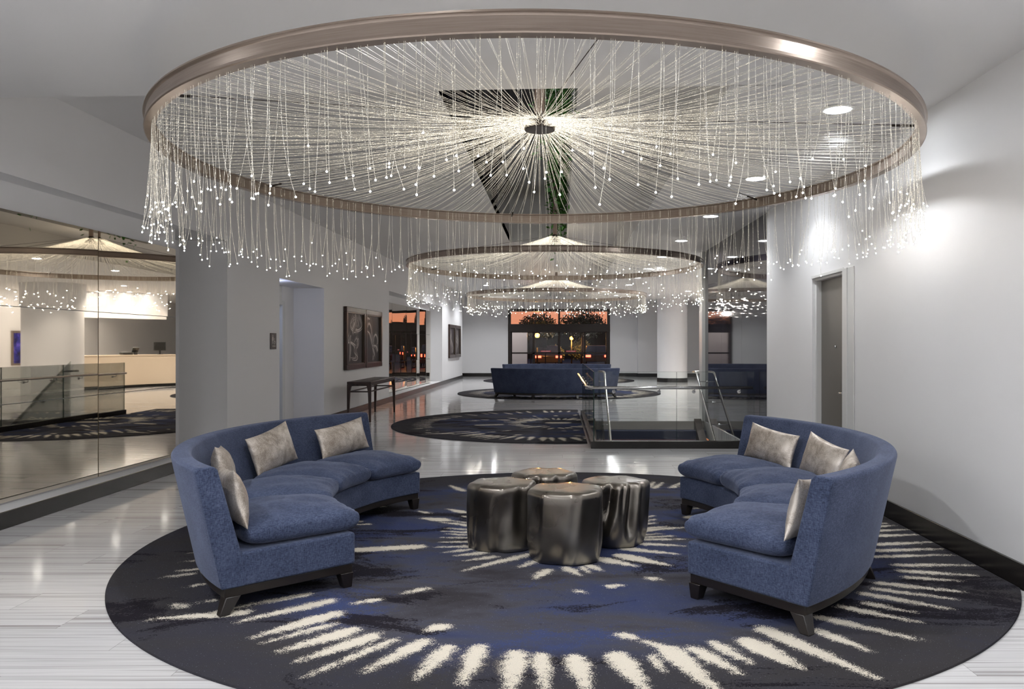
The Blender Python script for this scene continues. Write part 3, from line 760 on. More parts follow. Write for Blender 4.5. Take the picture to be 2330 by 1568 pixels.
# ------------------------------------------------------------------ fibre optic chandeliers
CR = 2.78; CZ = 2.86
def chandelier_proto(hub, tip_r=.0046, LM=.60, frac=1.0):
    rr = random.Random(77); N = 520
    strands = MB(); tips = MB(); glow = []
    tip_pts = []
    # bundles: several strands leave the ring together
    for i in range(N):
        cl = i // 3; a = 2 * PI * (cl + (.33 * math.sin(cl * 12.9898))) * 3 / N + rr.gauss(0, .006)
        ah = a + rr.uniform(-.02, .02)
        z0 = hub + rr.uniform(-.03, .05); r0 = rr.uniform(.06, .11)
        p = rr.uniform(1.75, 2.25); pts = []; gl = []
        rad = .0010
        for k in range(15):
            s = (k / 14) ** 1.15; r = r0 + (CR - .035 - r0) * s
            z = .095 + (z0 - .095) * (1 - s) ** p - .010 * math.sin(PI * s)
            aa = ah + (a - ah) * s
            pts.append((r * math.cos(aa), r * math.sin(aa), z)); gl.append(.40 + 1.3 * (1 - s) ** 2.0)
        L = rr.gauss(LM, .055); L = min(LM + .14, max(LM - .18, L))
        if rr.random() < .12: L -= rr.uniform(.05, .15)
        da = rr.gauss(0, .014); dr = rr.uniform(-.05, .05) * 1.2; fl = rr.choice((1.5, 2.2, 3.5))
        rr_ = CR - .035
        for k in range(1, 9):
            s = k / 8; q = s ** fl
            r = rr_ + dr * q; aa = a + da * q
            pts.append((r * math.cos(aa), r * math.sin(aa), .085 - (L + .085) * s)); gl.append(.42 + .25 * s)
        nb = len(strands.v); strands.tube(pts, rad, 3, cap=False)
        for g in gl: glow += [g] * 3
        tip_pts.append(pts[-1])
    me_o = strands.build('fibre_strands', M['strand'], None, smooth=True)
    at = me_o.data.attributes.new('glow', 'FLOAT', 'POINT'); at.data.foreach_set('value', np.array(glow, np.float32))
    for p in tip_pts:
        if rr.random() < frac: tips.ball(p, tip_r, 6, 4)
    tp = tips.build('fibre_tips', M['tip'] if frac == 1 else M['tip_far'], None, smooth=True)
    for o in (me_o, tp): tag(o, kind='stuff')
    q = MB()
    q.lathe([(CR - .055, .0), (CR - .055, .010), (CR - .03, .014), (CR - .03, .088), (CR - .045, .092), (CR - .045, .102), (CR + .014, .102), (CR + .016, .092), (CR + .004, .086), (CR, .080),
             (CR, .024), (CR + .010, .020), (CR + .012, .006), (CR + .006, .0)], 180, closed=True)
    ring = q.build('ring_frame', M['ring'], None, auto=30)
    return me_o, tp, ring
ST, TP, RING = chandelier_proto(.36)
HZ = 0
RING_W = 1.9
def chandelier(x, y, dz, kit, hubz, label, stem_top, first=False):
    t = thing('chandelier', label, 'chandelier', (x, y, CZ + dz), 0, 'round fibre optic chandeliers down the lobby')
    h = hubz; t.scale = (.986, 1, 1)
    for o in kit:
        c = o if first else o.copy()
        if not first: C.objects.link(c)
        c.parent = t
    hb = hubz - .36
    q = MB(); q.lathe([(rz_, zz_ + hb) for rz_, zz_ in [(.0001, .315), (.118, .315), (.122, .322), (.122, .345), (.08, .36), (.06, .42), (.035, .44), (.0001, .44)]], 40); q.build('hub', M['dark_metal'], t, auto=40)
    q = MB(); q.tube([(0, 0, .43 + hb), (0, 0, stem_top - CZ - dz)], .042, 16); q.build('stem', M['stem'], t, smooth=True)
    for k in range(6):
        a = R(38 + 60 * k); ca, sa = math.cos(a), math.sin(a)
        q = MB(); q.tube([((CR - .05) * ca, (CR - .05) * sa, .075), (.06 * ca, .06 * sa, .41 + hb)], .0028, 5)
        q.tube([((CR - .06) * ca, (CR - .06) * sa, .074), ((CR - .20) * ca, (CR - .20) * sa, .091)], .009, 8)
        q.build('support_cable', M['dark_metal'], t, smooth=True)
    return t
chandelier(-.145, 6.29, 0, (ST, TP, RING), .36, 'large near round fibre optic chandelier with metal ring above the two sofas', 6.3, True)
KIT2 = chandelier_proto(.56, .0044, .62, .5)
KIT3 = chandelier_proto(.56, .0044, .42, .32)
chandelier(-.06, 15.1, .06, KIT2, .56, 'second round fibre optic chandelier, hanging beyond the near one by the stair railing', 5.12, True)
chandelier(-.05, 24.6, .07, KIT3, .56, 'third and farthest fibre optic chandelier, small above the far sofas', 3.7, True)

# ------------------------------------------------------------------ stair opening and glass railing
st = thing('staircase', 'striped stone stair going down inside the glass railing', 'stairs', (1.7, SY1, 0))
mt = Matrix.Translation((-1.7, -SY1, 0))
def part(mb, name, mat, root, loc=None, **k):
    """build in world coordinates, keep in place under an unrotated root."""
    o = mb.build(name, mat, root, **k); o.location = -Vector(root.location); return o
for k in range(12):
    q = MB(); z1 = -.165 * (k + 1); y1 = SY1 - .28 * k
    q.box(SX0 + .01, SX1 - .005, y1 - .28 if k < 11 else SY0, y1 - .005, z1 - .165, z1)
    part(q, 'step', M['navy'], st)
q = MB(); q.box(SX0 + .01, SX1 - .005, SY1 - .02, SY1, -.32, -.004); part(q, 'riser', M['stone'], st)
for x in (SX0 + .02, SX1 - .20):
    q = MB()
    y0, z0, y1, z1 = SY1 - .05, .05, SY1 - 3.4, -1.95
    q.add([(x, y0, z0), (x + .14, y0, z0), (x + .14, y1, z1), (x, y1, z1), (x, y0, z0 - .34), (x + .14, y0, z0 - .34), (x + .14, y1, z1 - .34), (x, y1, z1 - .34)],
          [(0, 1, 2, 3), (7, 6, 5, 4), (0, 4, 5, 1), (1, 5, 6, 2), (2, 6, 7, 3), (3, 7, 4, 0)])
    part(q, 'stringer', M['steel_satin'] if 'steel_satin' in M else M['dark_metal'], st, merge=1e-5)
q = MB(); q.box(SX0 - .2, SX0, SY0 - .2, SY1, -2.6, -.3); q.box(SX0, SX1, SY0 - .2, SY0, -2.6, -.3); q.box(SX0 - .2, SX1 + .2, SY0 - .2, SY1 + .2, -2.7, -2.6)
struct(q, 'wall_stairwell', M['wall'])

gr = thing('glass_railing', 'frameless glass railing with steel handrail on a black curb round the stairs', 'railing', (.5, 11.55, 0))
q = MB(); q.box(.47, WALLX - .002, 11.50, 11.61, 0, .105); q.box(.47, .555, 11.61, 16.9, 0, .105); part(q, 'curb', M['black_base'], gr, bevel=.004)
def pane(x0, x1, y0, y1, z0, z1):
    q = MB(); q.box(x0, x1, y0, y1, z0, z1); o = part(q, 'glass_panel', M['glass'], gr)
    e_ = MB(); e_.box(x0, x1, y0, y1, z1, z1 + .002)
    if x1 - x0 > y1 - y0: e_.box(x0 - .0015, x0, y0, y1, z0, z1); e_.box(x1, x1 + .0015, y0, y1, z0, z1)
    else: e_.box(x0, x1, y0 - .0015, y0, z0, z1); e_.box(x0, x1, y1, y1 + .0015, z0, z1)
    eo = e_.build('glass_edge', M['glass_edge'], o)
pane(.52, 1.70, 11.545, 11.557, .105, 1.10); pane(1.71, WALLX - .02, 11.545, 11.557, .105, 1.10)
for y0, y1 in ((11.57, 13.33), (13.34, 15.1), (15.11, 16.88)): pane(.507, .519, y0, y1, .105, 1.10)
hz = .875
q = MB(); q.tube([(2.78, 11.46, hz), (.60, 11.46, hz), (.50, 11.50, hz), (.44, 11.6, hz), (.42, 11.8, hz), (.42, 16.8, hz)], .021, 12); part(q, 'handrail', M['steel'], gr, smooth=True)
def bracket(p, wall, root):
    q = MB(); a = Vector(p); b = Vector(wall)
    q.tube([a, a + Vector((0, 0, -.055)), Vector((b.x, b.y, a.z - .06))], .007, 8)
    d = (b - a); d.z = 0; d.normalize()
    q.tube([Vector((b.x, b.y, a.z - .06)) - d * .012, Vector((b.x, b.y, a.z - .06))], .026, 14)
    part(q, 'bracket', M['steel'], root, auto=40)
for x in (.8, 1.45, 1.95, 2.6): bracket((x, 11.46, hz), (x, 11.545, hz), gr)
for y in (12.2, 13.0, 13.9, 14.7, 15.6, 16.4): bracket((.42, y, hz), (.507, y, hz), gr)
for x, wx, lab in ((.90, None, 'sloping steel handrail on the left side of the stairs'), (2.69, None, 'sloping steel handrail beside the smoked glass wall')):
    h = thing('stair_handrail', lab, 'handrail', (x, SY1, 0))
    sl = -.165 / .28
    pts = [(x, SY1 + .35, .95), (x, SY1, .95), (x, SY1 - .1, .93)] + [(x, SY1 - d_, .95 + sl * d_) for d_ in (.3, 1, 2, 3, 3.7)]
    xr = x - .12 if x < 1.5 else WALLX + .02
    pts = [(xr if x > 1.5 else x - .1, SY1 + .40, .95)] + pts
    q = MB(); q.tube(pts, .021, 12); part(q, 'rail', M['steel'], h, smooth=True)
    for d_ in (.2, .8, 1.4, 2.0, 2.6): bracket((x, SY1 - d_, .95 + sl * d_), (xr, SY1 - d_, .95 + sl * d_), h)
    if x < 1.5:
        q = MB(); g0, g1 = SY1 + .1, SY1 - 3.6
        zz = lambda y: .0 + sl * (SY1 - y)
        q.add([(xr, g0, zz(g0) + 1.10), (xr, g1, zz(g1) + 1.10), (xr, g1, zz(g1) - .1), (xr, g0, zz(g0) - .1), (xr + .012, g0, zz(g0) + 1.10), (xr + .012, g1, zz(g1) + 1.10), (xr + .012, g1, zz(g1) - .1), (xr + .012, g0, zz(g0) - .1)],
              [(0, 1, 2, 3), (7, 6, 5, 4), (0, 4, 5, 1), (1, 5, 6, 2), (2, 6, 7, 3), (3, 7, 4, 0)])
        part(q, 'glass_panel', M['glass'], h, merge=1e-5)

# ------------------------------------------------------------------ console table
ct = thing('console_table', 'dark wooden console table with slim tapered legs below the smoke pictures', 'table', (-3.92, 16.6, 0))
X0, X1, Y0, Y1, TH = -4.06, -3.60, 15.42, 17.74, .775
q = MB(); q.box(X0, X1, Y0, Y1, TH - .05, TH); part(q, 'table_top', M['walnut'], ct, bevel=.006)
q = MB(); q.box(X0 + .03, X1 - .03, Y0 + .03, Y1 - .03, TH - .085, TH - .05); part(q, 'apron', M['walnut'], ct)
for x, sx in ((X0, 1), (X1, -1)):
    for y, sy in ((Y0, 1), (Y1, -1)):
        q = MB(); vs = []
        for z, w_ in ((TH - .05, .105), (TH - .10, .075), (TH - .20, .058), (0, .036)):
            vs += [(x, y, z), (x + sx * w_, y, z), (x + sx * w_, y + sy * w_, z), (x, y + sy * w_, z)]
        fs = [(i * 4 + j, i * 4 + (j + 1) % 4, i * 4 + 4 + (j + 1) % 4, i * 4 + 4 + j) for i in range(3) for j in range(4)] + [(0, 1, 2, 3), (15, 14, 13, 12)]
        q.add(vs, fs); part(q, 'leg', M['walnut'], ct, merge=1e-5, bevel=.004)
for a in ((X0 + .05, X1 - .05, Y0 + .02, Y0 + .045), (X0 + .05, X1 - .05, Y1 - .045, Y1 - .02), (X1 - .045, X1 - .02, Y0 + .05, Y1 - .05), (X0 + .02, X0 + .045, Y0 + .05, Y1 - .05)):
    q = MB(); q.box(*a, TH - .205, TH - .18); part(q, 'stretcher', M['walnut'], ct)

# ------------------------------------------------------------------ framed smoke pictures
M['art_ground'] = plain('photo_dark_ground', (0.030, 0.022, 0.022), 0.5)
M['smoke1'] = plain('photo_smoke_grey', (0.23, 0.20, 0.185), 0.5); M['smoke2'] = plain('photo_smoke_white', (0.60, 0.56, 0.53), 0.5)
M['smoke0'] = plain('photo_smoke_faint', (0.075, 0.060, 0.056), 0.5)
M['frame_lip'] = plain('frame_bronze_lip', (0.10, 0.075, 0.055), 0.3, 0.5)
def ribbon(mb, pts, w, y):
    """flat ribbon in the local XZ plane, y just off the picture ground."""
    vs = []
    n = len(pts)
    for i, (x, z) in enumerate(pts):
        a = pts[max(0, i - 1)]; b = pts[min(n - 1, i + 1)]
        dx, dz = b[0] - a[0], b[1] - a[1]; l = math.hypot(dx, dz) + 1e-9
        ww = w * (1.0 - .6 * abs(2 * i / (n - 1) - 1)); vs += [(x - dz / l * ww, y, z + dx / l * ww), (x + dz / l * ww, y, z - dx / l * ww)]
    mb.add(vs, [(2 * i, 2 * i + 1, 2 * i + 3, 2 * i + 2) for i in range(n - 1)])
def catmull(P, n=14):
    out = []; P = [P[0]] + list(P) + [P[-1]]
    for i in range(1, len(P) - 2):
        for k in range(n):
            t = k / n
            out.append(tuple(.5 * (2 * P[i][d] + (P[i + 1][d] - P[i - 1][d]) * t + (2 * P[i - 1][d] - 5 * P[i][d] + 4 * P[i + 1][d] - P[i + 2][d]) * t * t + (3 * P[i][d] - P[i - 1][d] - 3 * P[i + 1][d] + P[i + 2][d]) * t ** 3) for d in (0, 1)))
    out.append(tuple(P[-2])); return out
SMOKE = {
 'a': [[(.50, .98), (.30, .80), (.33, .70), (.55, .64), (.72, .70), (.68, .88), (.60, .98)], [(.75, .98), (.92, .84), (.95, .74), (.70, .66), (.45, .72), (.40, .86), (.52, .93)], [(.58, .99), (.62, .85), (.45, .68), (.42, .58)],
       [(.10, .46), (.22, .58), (.18, .48), (.08, .42), (.25, .44), (.50, .38), (.62, .32), (.75, .42), (.70, .52), (.58, .44)], [(.20, .44), (.24, .28), (.22, .05)], [(.55, .36), (.53, .22), (.62, .14), (.52, .08), (.30, .10)]],
 'b': [[(.02, .55), (.05, .88), (.25, .95), (.42, .85), (.50, .62), (.50, .40)], [(.02, .60), (.12, .66), (.30, .60), (.45, .42), (.55, .28), (.60, .02)], [(.06, .72), (.22, .84), (.35, .80), (.44, .60), (.52, .38)],
       [(.58, .42), (.62, .54), (.78, .60), (.90, .50), (.85, .36), (.70, .32), (.58, .40)], [(.55, .34), (.75, .33), (.88, .22), (.80, .36)], [(.50, .24), (.60, .18), (.52, .02)], [(.66, .10), (.58, .22), (.52, .30)]],
 'c': [[(.30, .98), (.35, .80), (.30, .62), (.55, .45), (.70, .25), (.60, .05)], [(.35, .95), (.45, .75), (.40, .58), (.62, .40), (.80, .22), (.72, .08)], [(.25, .70), (.30, .5), (.45, .3), (.5, .05)]],
 'd': [[(.45, .98), (.55, .80), (.45, .65), (.60, .50), (.50, .30), (.40, .05)], [(.35, .90), (.40, .70), (.30, .55), (.50, .40), (.40, .20), (.45, .04)], [(.6, .95), (.62, .7), (.7, .5), (.55, .25)]]}
def picture(y0, y1, z0, z1, kind, label):
    ym = (y0 + y1) / 2; ang = math.atan2(1, .0105) ; w = (y1 - y0) * 1.0; h = z1 - z0
    t = thing('framed_picture', label, 'picture', (LX(ym), ym, z0), ang, 'pairs of framed smoke photographs on the left wall')
    # local x runs along the wall (away from the viewer), local -y out into the room
    fw = .105 if h > 1 else .08
    q = MB(); D = .075
    for a in ((-w / 2, w / 2, 0, fw), (-w / 2, w / 2, h - fw, h), (-w / 2, -w / 2 + fw, fw, h - fw), (w / 2 - fw, w / 2, fw, h - fw)): q.box(a[0], a[1], -D, -.002, a[2], a[3])
    q.build('frame', M['walnut'], t, bevel=.008)
    q = MB(); l = .02
    for a in ((-w / 2 + fw, w / 2 - fw, fw, fw + l), (-w / 2 + fw, w / 2 - fw, h - fw - l, h - fw), (-w / 2 + fw, -w / 2 + fw + l, fw, h - fw), (w / 2 - fw - l, w / 2 - fw, fw, h - fw)): q.box(a[0], a[1], -D + .012, -.01, a[2], a[3])
    q.build('inner_lip', M['frame_lip'], t)
    q = MB(); q.box(-w / 2 + fw, w / 2 - fw, -.022, -.004, fw, h - fw)
    iw, ih = w - 2 * fw - .06, h - 2 * fw - .06; y = -.0225; rr = random.Random(ord(kind) + int(y0))
    for S in SMOKE[kind]:
        base = catmull(S)
        for k in range(9):
            ox, oz, ph = rr.gauss(0, .035), rr.gauss(0, .018), rr.uniform(0, 6)
            pts = [(-iw / 2 + iw * (x + ox + .02 * math.sin(ph + i * .12)), fw + .03 + ih * (z + oz)) for i, (x, z) in enumerate(base)]
            q.cur = (1, 1, 1, 1, 1, 2, 2, 3, 3)[k]; y -= .00006; ribbon(q, pts, (.055, .050, .042, .036, .028, .022, .016, .012, .008)[k], y)
    q.build('photograph', [M['art_ground'], M['smoke0'], M['smoke1'], M['smoke2']], t)
picture(16.42, 17.98, .965, 2.275, 'a', 'dark framed smoke photograph with two stacked swirls, left one above the console')
picture(18.02, 19.57, .965, 2.275, 'b', 'dark framed smoke photograph with a tall arched plume, right one above the console')
picture(30.95, 32.52, .955, 2.265, 'c', 'far framed smoke photograph with a slanting white plume, left of its pair')
picture(32.56, 34.15, .955, 2.265, 'd', 'far framed smoke photograph with an upright plume, right of its pair')

# restroom sign
sg = thing('restroom_sign', 'small brown restroom sign with white pictograms beside the recess', 'sign', (LX(12.48), 12.48, 1.42), math.atan2(1, .0105))
M['sign_brown'] = plain('sign_brown', (0.06, 0.042, 0.038), 0.4); M['sign_white'] = plain('sign_white', (0.62, 0.57, 0.53), 0.5)
q = MB(); q.box(-.125, .125, -.012, -.001, 0, .25); q.build('plate', M['sign_brown'], sg, bevel=.004)
def flat(mb, pts, y=-.0135): mb.add([(x, y, z) for x, z in pts] + [(x, y + .0012, z) for x, z in pts], [tuple(range(len(pts))), tuple(range(len(pts), 2 * len(pts)))[::-1]] + [(i, i + len(pts), (i + 1) % len(pts) + len(pts), (i + 1) % len(pts)) for i in range(len(pts))])
def circ(mb, c, r0, r1, n=20):
    for i in range(n):
        a, b = 2 * PI * i / n, 2 * PI * (i + 1) / n
        flat(mb, [(c[0] + r1 * math.cos(a), c[1] + r1 * math.sin(a)), (c[0] + r1 * math.cos(b), c[1] + r1 * math.sin(b)), (c[0] + r0 * math.cos(b), c[1] + r0 * math.sin(b)), (c[0] + r0 * math.cos(a), c[1] + r0 * math.sin(a))])
q = MB(); circ(q, (-.035, .214), .0005, .012)
flat(q, [(-.052, .198), (-.018, .198), (-.008, .145), (-.020, .145), (-.016, .128), (-.026, .128), (-.027, .082), (-.034, .082), (-.035, .128), (-.036, .082), (-.043, .082), (-.044, .128), (-.054, .128), (-.050, .145), (-.062, .145)])
circ(q, (.040, .100), .018, .024); circ(q, (.034, .166), .0005, .008)
flat(q, [(.030, .155), (.040, .155), (.042, .128), (.062, .128), (.072, .096), (.064, .094), (.056, .118), (.032, .118)])
q.build('pictograms', M['sign_white'], sg)
tx = bpy.data.curves.new('sign_text', 'FONT'); tx.body = 'WOMEN'; tx.size = .036; tx.extrude = .0006; tx.align_x = 'CENTER'; tx.materials.append(M['sign_white'])
to = bpy.data.objects.new('lettering_curve', tx); C.objects.link(to); bpy.context.view_layer.update()
me_ = bpy.data.meshes.new_from_object(to.evaluated_get(bpy.context.evaluated_depsgraph_get())); bpy.data.objects.remove(to)
to = bpy.data.objects.new('lettering', me_); C.objects.link(to); to.parent = sg; to.location = (.01, -.0135, .034); to.rotation_euler = (PI / 2, 0, 0)

# ------------------------------------------------------------------ reception corner (seen in the mirrors)
DC = (1.7, 24.5)
M['desk'] = plain('cream_desk_front', (0.72, 0.60, 0.47), 0.4)
rd = thing('reception_desk', 'long curved cream reception desk seen reflected in the left wall mirror', 'desk', (DC[0] + 4.9, DC[1], 0))
a0, a1 = R(6), R(46)
q = MB(); q.lathe([(4.95, .10), (5.5, .10), (5.5, 1.10), (4.95, 1.10)], 40, (DC[0], DC[1], 0), True, (a0, a1), True); part(q, 'front_panel', M['desk'], rd, auto=40)
q = MB(); q.lathe([(5.02, 0), (5.45, 0), (5.45, .10), (5.02, .10)], 40, (DC[0], DC[1], 0), True, (a0, a1), True); part(q, 'toe_kick', M['black'], rd, auto=40)
q = MB(); q.lathe([(4.93, 1.10), (5.55, 1.10), (5.55, 1.135), (4.93, 1.135)], 40, (DC[0], DC[1], 0), True, (a0, a1), True); part(q, 'counter_top', M['desk'], rd, auto=40)
q = MB(); q.lathe([(6.3, 2.42), (6.5, 2.42), (6.5, CEIL), (6.3, CEIL)], 40, (DC[0], DC[1], 0), True, (R(2), R(46)), True)
struct(q, 'wall_bulkhead', M['wall'], auto=40)
for i, a in enumerate((6, 14, 22, 30, 38)):
    ca, sa = math.cos(R(a)), math.sin(R(a)); downlight(DC[0] + 6.0 * ca, DC[1] + 6.0 * sa, lab='warm downlight above the reception desk', power=58, grp='downlights over the reception desk', col=(1, .9, .78), sz=120)
for i, (x, y) in enumerate(((5.6, 18.6), (4.6, 21.4), (5.2, 24.4), (4.4, 27.2), (8.9, 25.2), (8.6, 28.2), (8.4, 20.4))):  # extra downlights added to brighten the reception side in the mirror
    downlight(x, y, lab='added fill downlight of the reception area to the right of the lobby', power=52, grp='added fill downlights of the reception area', col=(1, .93, .84), sz=140)
for i, (a, kd) in enumerate(((7.5, 'screen'), (24, 'printer'), (28.5, 'terminal'), (40, 'screen'))):
    ca, sa = math.cos(R(a)), math.sin(R(a)); p = (DC[0] + 5.28 * ca, DC[1] + 5.28 * sa, 1.135)
    if kd == 'screen':
        t = thing('monitor', 'black computer monitor on the reception desk %s' % ('near its left end in the mirror' if a < 10 else 'at the right edge of the mirror'), 'monitor', p, R(a) + PI / 2)
        q = MB(); q.box(-.24, .24, -.02, .02, .14, .44); q.build('screen_case', M['black'], t, bevel=.006)
        q = MB(); q.box(-.03, .03, .0, .03, .01, .16); q.box(-.12, .12, -.08, .08, 0, .012); q.build('foot', M['black'], t)
    elif kd == 'printer':
        t = thing('receipt_printer', 'low dark receipt printer on the reception desk', 'printer', p, R(a) + PI / 2)
        q = MB(); q.hexa([(-.22, -.14), (.22, -.14), (.22, .14), (-.22, .14)], 0, .09); q.build('case', M['black'], t, bevel=.02)
        q = MB(); q.box(-.15, .15, -.145, -.05, .085, .096); q.build('tray', M['white_metal'], t)
    else:
        t = thing('card_terminal', 'tilted dark payment terminal on the reception desk', 'terminal', p, R(a) + PI / 2)
        q = MB(); q.box(-.07, .07, -.05, .05, 0, .10); q.build('stand', M['black'], t, bevel=.01)
        q = MB(); q.add([(-.14, -.08, .10), (.14, -.08, .10), (.14, .04, .26), (-.14, .04, .26), (-.14, -.05, .08), (.14, -.05, .08), (.14, .07, .24), (-.14, .07, .24)], [(0, 1, 2, 3), (7, 6, 5, 4), (0, 4, 5, 1), (1, 5, 6, 2), (2, 6, 7, 3), (3, 7, 4, 0)]); q.build('screen_case', M['black'], t, merge=1e-5, bevel=.008)
c = MB(); c.lathe([(.95, 0), (.95, CEIL)], 56, (6.6, 23.35, 0)); struct(c, 'column_2', M['wall'], smooth=True)
def m_galaxy():
    m = NT('blue_nebula_print'); v = m.coord(); n = m.noise(v, 3.2, 6, .65, .6); s = m.noise(v, 60, 1)
    c_ = m.ramp(n, [(.38, (.006, .004, .03)), (.5, (.03, .03, .28)), (.6, (.13, .10, .55)), (.7, (.5, .35, .75))])
    m.base(m.mix(m.math('GREATER_THAN', s, .74), c_, (.8, .8, .95))); m.setv(Roughness=.3); return m.m
M['galaxy'] = m_galaxy()
t = thing('framed_picture', 'blue starry print in a pale frame, seen only in the left wall mirror', 'picture', (XR - .001, 25.7, .8))
q = MB()
for a in ((-.48, .48, 0, .07), (-.48, .48, 1.08, 1.15), (-.48, -.41, .07, 1.08), (.41, .48, .07, 1.08)): q.box(-.06, -.002, a[0], a[1], a[2], a[3])
q.build('frame', M['ring'], t)
q = MB(); q.box(-.025, -.004, -.41, .41, .07, 1.08); q.build('print', M['galaxy'], t)

# ------------------------------------------------------------------ hanging greenery in the skylight shaft
M['leaf'] = NT('leaf_green').setv(Base_Color=(0.06, 0.22, 0.03, 1), Roughness=0.5).m
rl = random.Random(4)
def leaves(mb, n, fn, s):
    for _ in range(n):
        p = Vector(fn()); d = Vector((rl.gauss(0, 1), rl.gauss(0, 1), rl.gauss(-.5, .8))).normalized(); u = d.orthogonal().normalized(); k = s * rl.uniform(.6, 1.3)
        mb.add([p, p + d * k * .5 + u * k * .28, p + d * k, p + d * k * .5 - u * k * .28], [(0, 1, 2, 3)])
for i, (y, z, r) in enumerate(((8.0, 4.6, .55), (10.6, 4.75, .5), (13.2, 4.9, .5), (16.0, 4.55, .6))):
    t = thing('hanging_plant', ('nearest green plant hanging in the skylight, right of the chandelier hub', 'second green plant hanging in the skylight shaft', 'third green plant in the skylight shaft behind the stem', 'farthest green plant in the skylight shaft over the second chandelier')[i], 'plant', (TX1 - .12, y, z), 0, 'green plants hanging in the skylight shaft')
    q = MB(); q.lathe([(.0001, .0), (.09, .0), (.11, .16), (.0001, .16)], 16, (0, 0, .3)); q.build('planter', M['dark_metal'], t, auto=40)
    q = MB(); leaves(q, 800, lambda: (min(.09, rl.gauss(-.05, .09)), rl.gauss(0, r * .7), rl.gauss(-.05, .42)), .10); q.build('foliage', M['leaf'], t)
lamp('shaft_light', (-.2, 8.6, 5.9), 16, NEUT, .05); lamp('shaft_light', (-.2, 10.6, 5.9), 16, NEUT, .05)

# ------------------------------------------------------------------ outside the entrance
q = MB(); q.box(-60, 60, YB + .3, 160, -.35, -.02); struct(q, 'ground', plain('asphalt', (0.05, 0.045, 0.045), 0.7))
q = MB()
rh = random.Random(9); xs = [-70 + i * 2.0 for i in range(71)]
zt = [3.3 + .35 * math.sin(x * .13) + .18 * fnoise(x * .5, 1, 2) for x in xs]
for i in range(70): q.add([(xs[i], 84, -.3), (xs[i + 1], 84, -.3), (xs[i + 1], 84, zt[i + 1]), (xs[i], 84, zt[i]), (xs[i], 92, -.3), (xs[i + 1], 92, -.3), (xs[i + 1], 90, zt[i + 1] * .9), (xs[i], 90, zt[i] * .9)], [(0, 1, 2, 3), (3, 2, 6, 7), (7, 6, 5, 4)])
struct(q, 'hills', plain('dark_hedge', (0.02, 0.024, 0.014), 0.9), merge=1e-5)
M['bark'] = plain('tree_bark', (0.05, 0.035, 0.025), 0.8); M['tree_leaf'] = plain('dark_leaf', (0.03, 0.045, 0.02), 0.7)
for x, y, hh, rr_, lab in ((-1.55, 62, 4.2, 1.35, 'round dark tree outside the doors, left of the mullion'), (1.75, 58, 4.25, 1.5, 'round dark tree outside the doors, right of the mullion'), (-9, 75, 4.5, 2.2, 'low dark tree outside, far left')):
    t = thing('street_tree', lab, 'tree', (x, y, -.02), 0, 'trees outside the entrance')
    q = MB(); q.tube([(0, 0, 0), (.05, 0, 1.2), (0, .05, 2.3), (.1, 0, 3.4)], [.16, .13, .1, .05], 8); q.build('trunk', M['bark'], t, smooth=True)
    def fn():
        a, b, c_ = rl.uniform(0, 2 * PI), rl.uniform(-1, 1), rl.random() ** .4
        k = math.sqrt(1 - b * b); return (rr_ * c_ * k * math.cos(a) * 1.15, rr_ * c_ * k * math.sin(a), hh - 1.3 + b * .95 * c_ + .15 * math.sin(3 * a))
    q = MB(); leaves(q, 2600, fn, .2); q.build('crown', M['tree_leaf'], t)
M['sodium'] = emit('sodium_lamp', (1.0, 0.36, 0.04), 7.0, False)
for x, y, z, lab in ((-1.25, 48, 1.95, 'orange street lamp outside the left door leaf'), (1.0, 60, 1.88, 'orange street lamp outside the right door leaf')):
    t = thing('street_lamp', lab, 'lamp post', (x, y, -.02), 0, 'orange street lamps outside')
    q = MB(); q.tube([(0, 0, 0), (0, 0, z - .05)], [.06, .04], 10); q.build('post', M['black'], t, smooth=True)
    q = MB(); q.ball((0, 0, z + .08), .14, 14, 8); q.build('globe', M['sodium'], t, smooth=True)
    lamp('street_lamp_light', (x, y - .3, z), 260, (1, .40, .08), .15)
q = MB(); q.box(-4.3, -1.6, 41.5, 41.8, 0, 2.42); tag(q.build('porch_wall', M['wall'], bevel=.01), 'pale porch wall outside the left side light', 'wall')
q = MB(); q.box(-1.58, -.62, 44.0, 44.08, 1.3, 1.85); q.tube([(-1.5, 44.04, 0), (-1.5, 44.04, 1.3)], .03); q.tube([(-.7, 44.04, 0), (-.7, 44.04, 1.3)], .03); tag(q.build('sign_board', M['black']), 'dark sign board standing outside the left door leaf', 'sign')
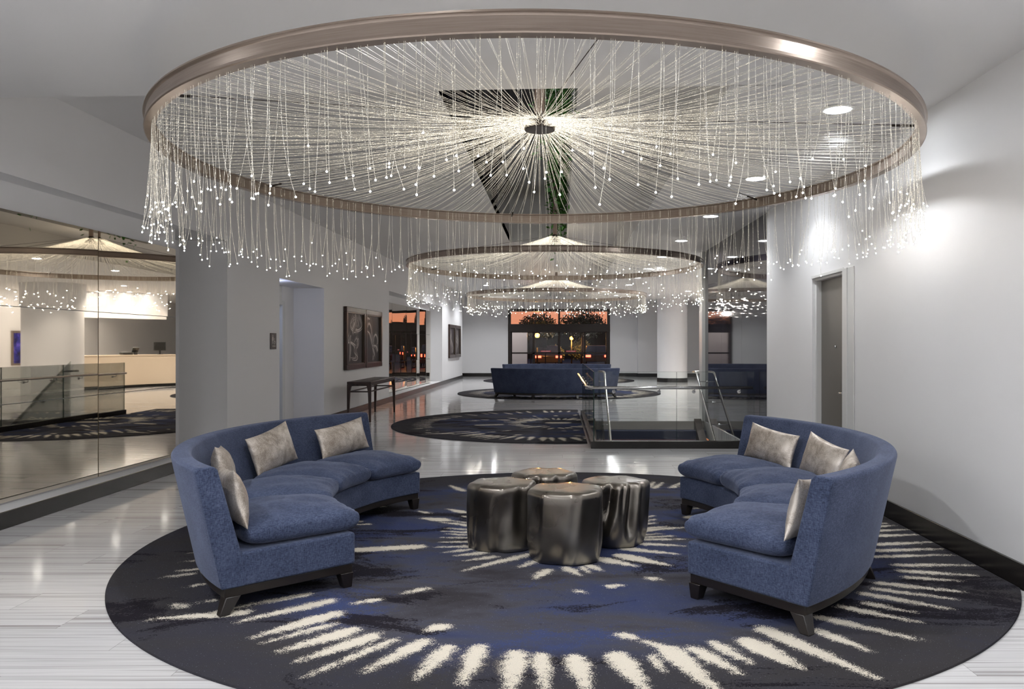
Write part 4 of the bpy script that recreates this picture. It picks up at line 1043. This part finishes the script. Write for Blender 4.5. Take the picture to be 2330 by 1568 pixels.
for x, y, s_, lab in ((1.75, 61.2, .95, 'rounded shrub added to catch the orange light of the right street lamp'), (-.2, 60.5, .7, 'low shrub between the two street lamps outside')):  # right shrub added to give an orange glow round its lamp
    t = thing('shrub', lab, 'shrub', (x, y, -.02), 0, 'shrubs by the street lamps')
    q = MB(); q.tube([(0, 0, 0), (0, 0, .8)], .04, 6); q.build('stem', M['bark'], t)
    def fn(s_=s_):
        a, b, c_ = rl.uniform(0, 2 * PI), rl.uniform(-1, 1), rl.random() ** .4
        k = math.sqrt(1 - b * b); return (s_ * c_ * k * math.cos(a), s_ * c_ * k * math.sin(a), 1.0 * s_ + .1 + b * .9 * s_ * c_)
    q = MB(); leaves(q, 900, fn, .16); q.build('foliage', M['tree_leaf'], t)
M['car'] = plain('dark_car_paint', (0.03, 0.03, 0.035), 0.25); M['tail'] = emit('tail_light', (1, .04, .02), 8, False)
for x, y, lab in ((-.6, 52, 'dark car with red tail lights outside the left door leaf'), (2.6, 55, 'dark car with red tail lights outside the right door leaf')):
    t = thing('parked_car', lab, 'car', (x, y, -.02), 0, 'cars outside the entrance')
    q = MB(); q.add([(sx * w_, yy, z) for sx in (-1, 1) for (w_, yy, z) in ((.85, -2.1, .35), (.88, -2.15, .8), (.84, -1.9, .95), (.66, -1.3, 1.4), (.66, .4, 1.42), (.82, 1.1, .95), (.86, 2.1, .8), (.84, 2.15, .35))],
                    [tuple(range(8)), tuple(range(8, 16))[::-1]] + [(i, (i + 1) % 8, 8 + (i + 1) % 8, 8 + i) for i in range(8)])
    q.build('body', M['car'], t, merge=1e-5, bevel=.05)
    for sx in (-1, 1):
        q = MB(); q.box(sx * .82, sx * .45, -2.19, -2.12, .66, .8); q.build('tail_light', M['tail'], t)
        for yy in (-1.3, 1.35):
            q = MB(); q.lathe([(.0001, -.1), (.3, -.1), (.32, 0), (.3, .1), (.0001, .1)], 20); o = q.build('wheel', M['black'], t, smooth=True); o.location = (sx * .78, yy, .32); o.rotation_euler = (0, PI / 2, 0)

lamp('porch_light', (-2.6, 39.6, 3.0), 45, (1, .93, .85), .1)
# lights of the far lobby, the recess, the reception
lamp('corridor_light', (-5.9, 14.0, 2.3), 3, (.6, .72, 1.0), .12)
lamp('recess_light', (-4.72, 13.2, 2.45), 3.0, (.62, .70, 1.0), .06)
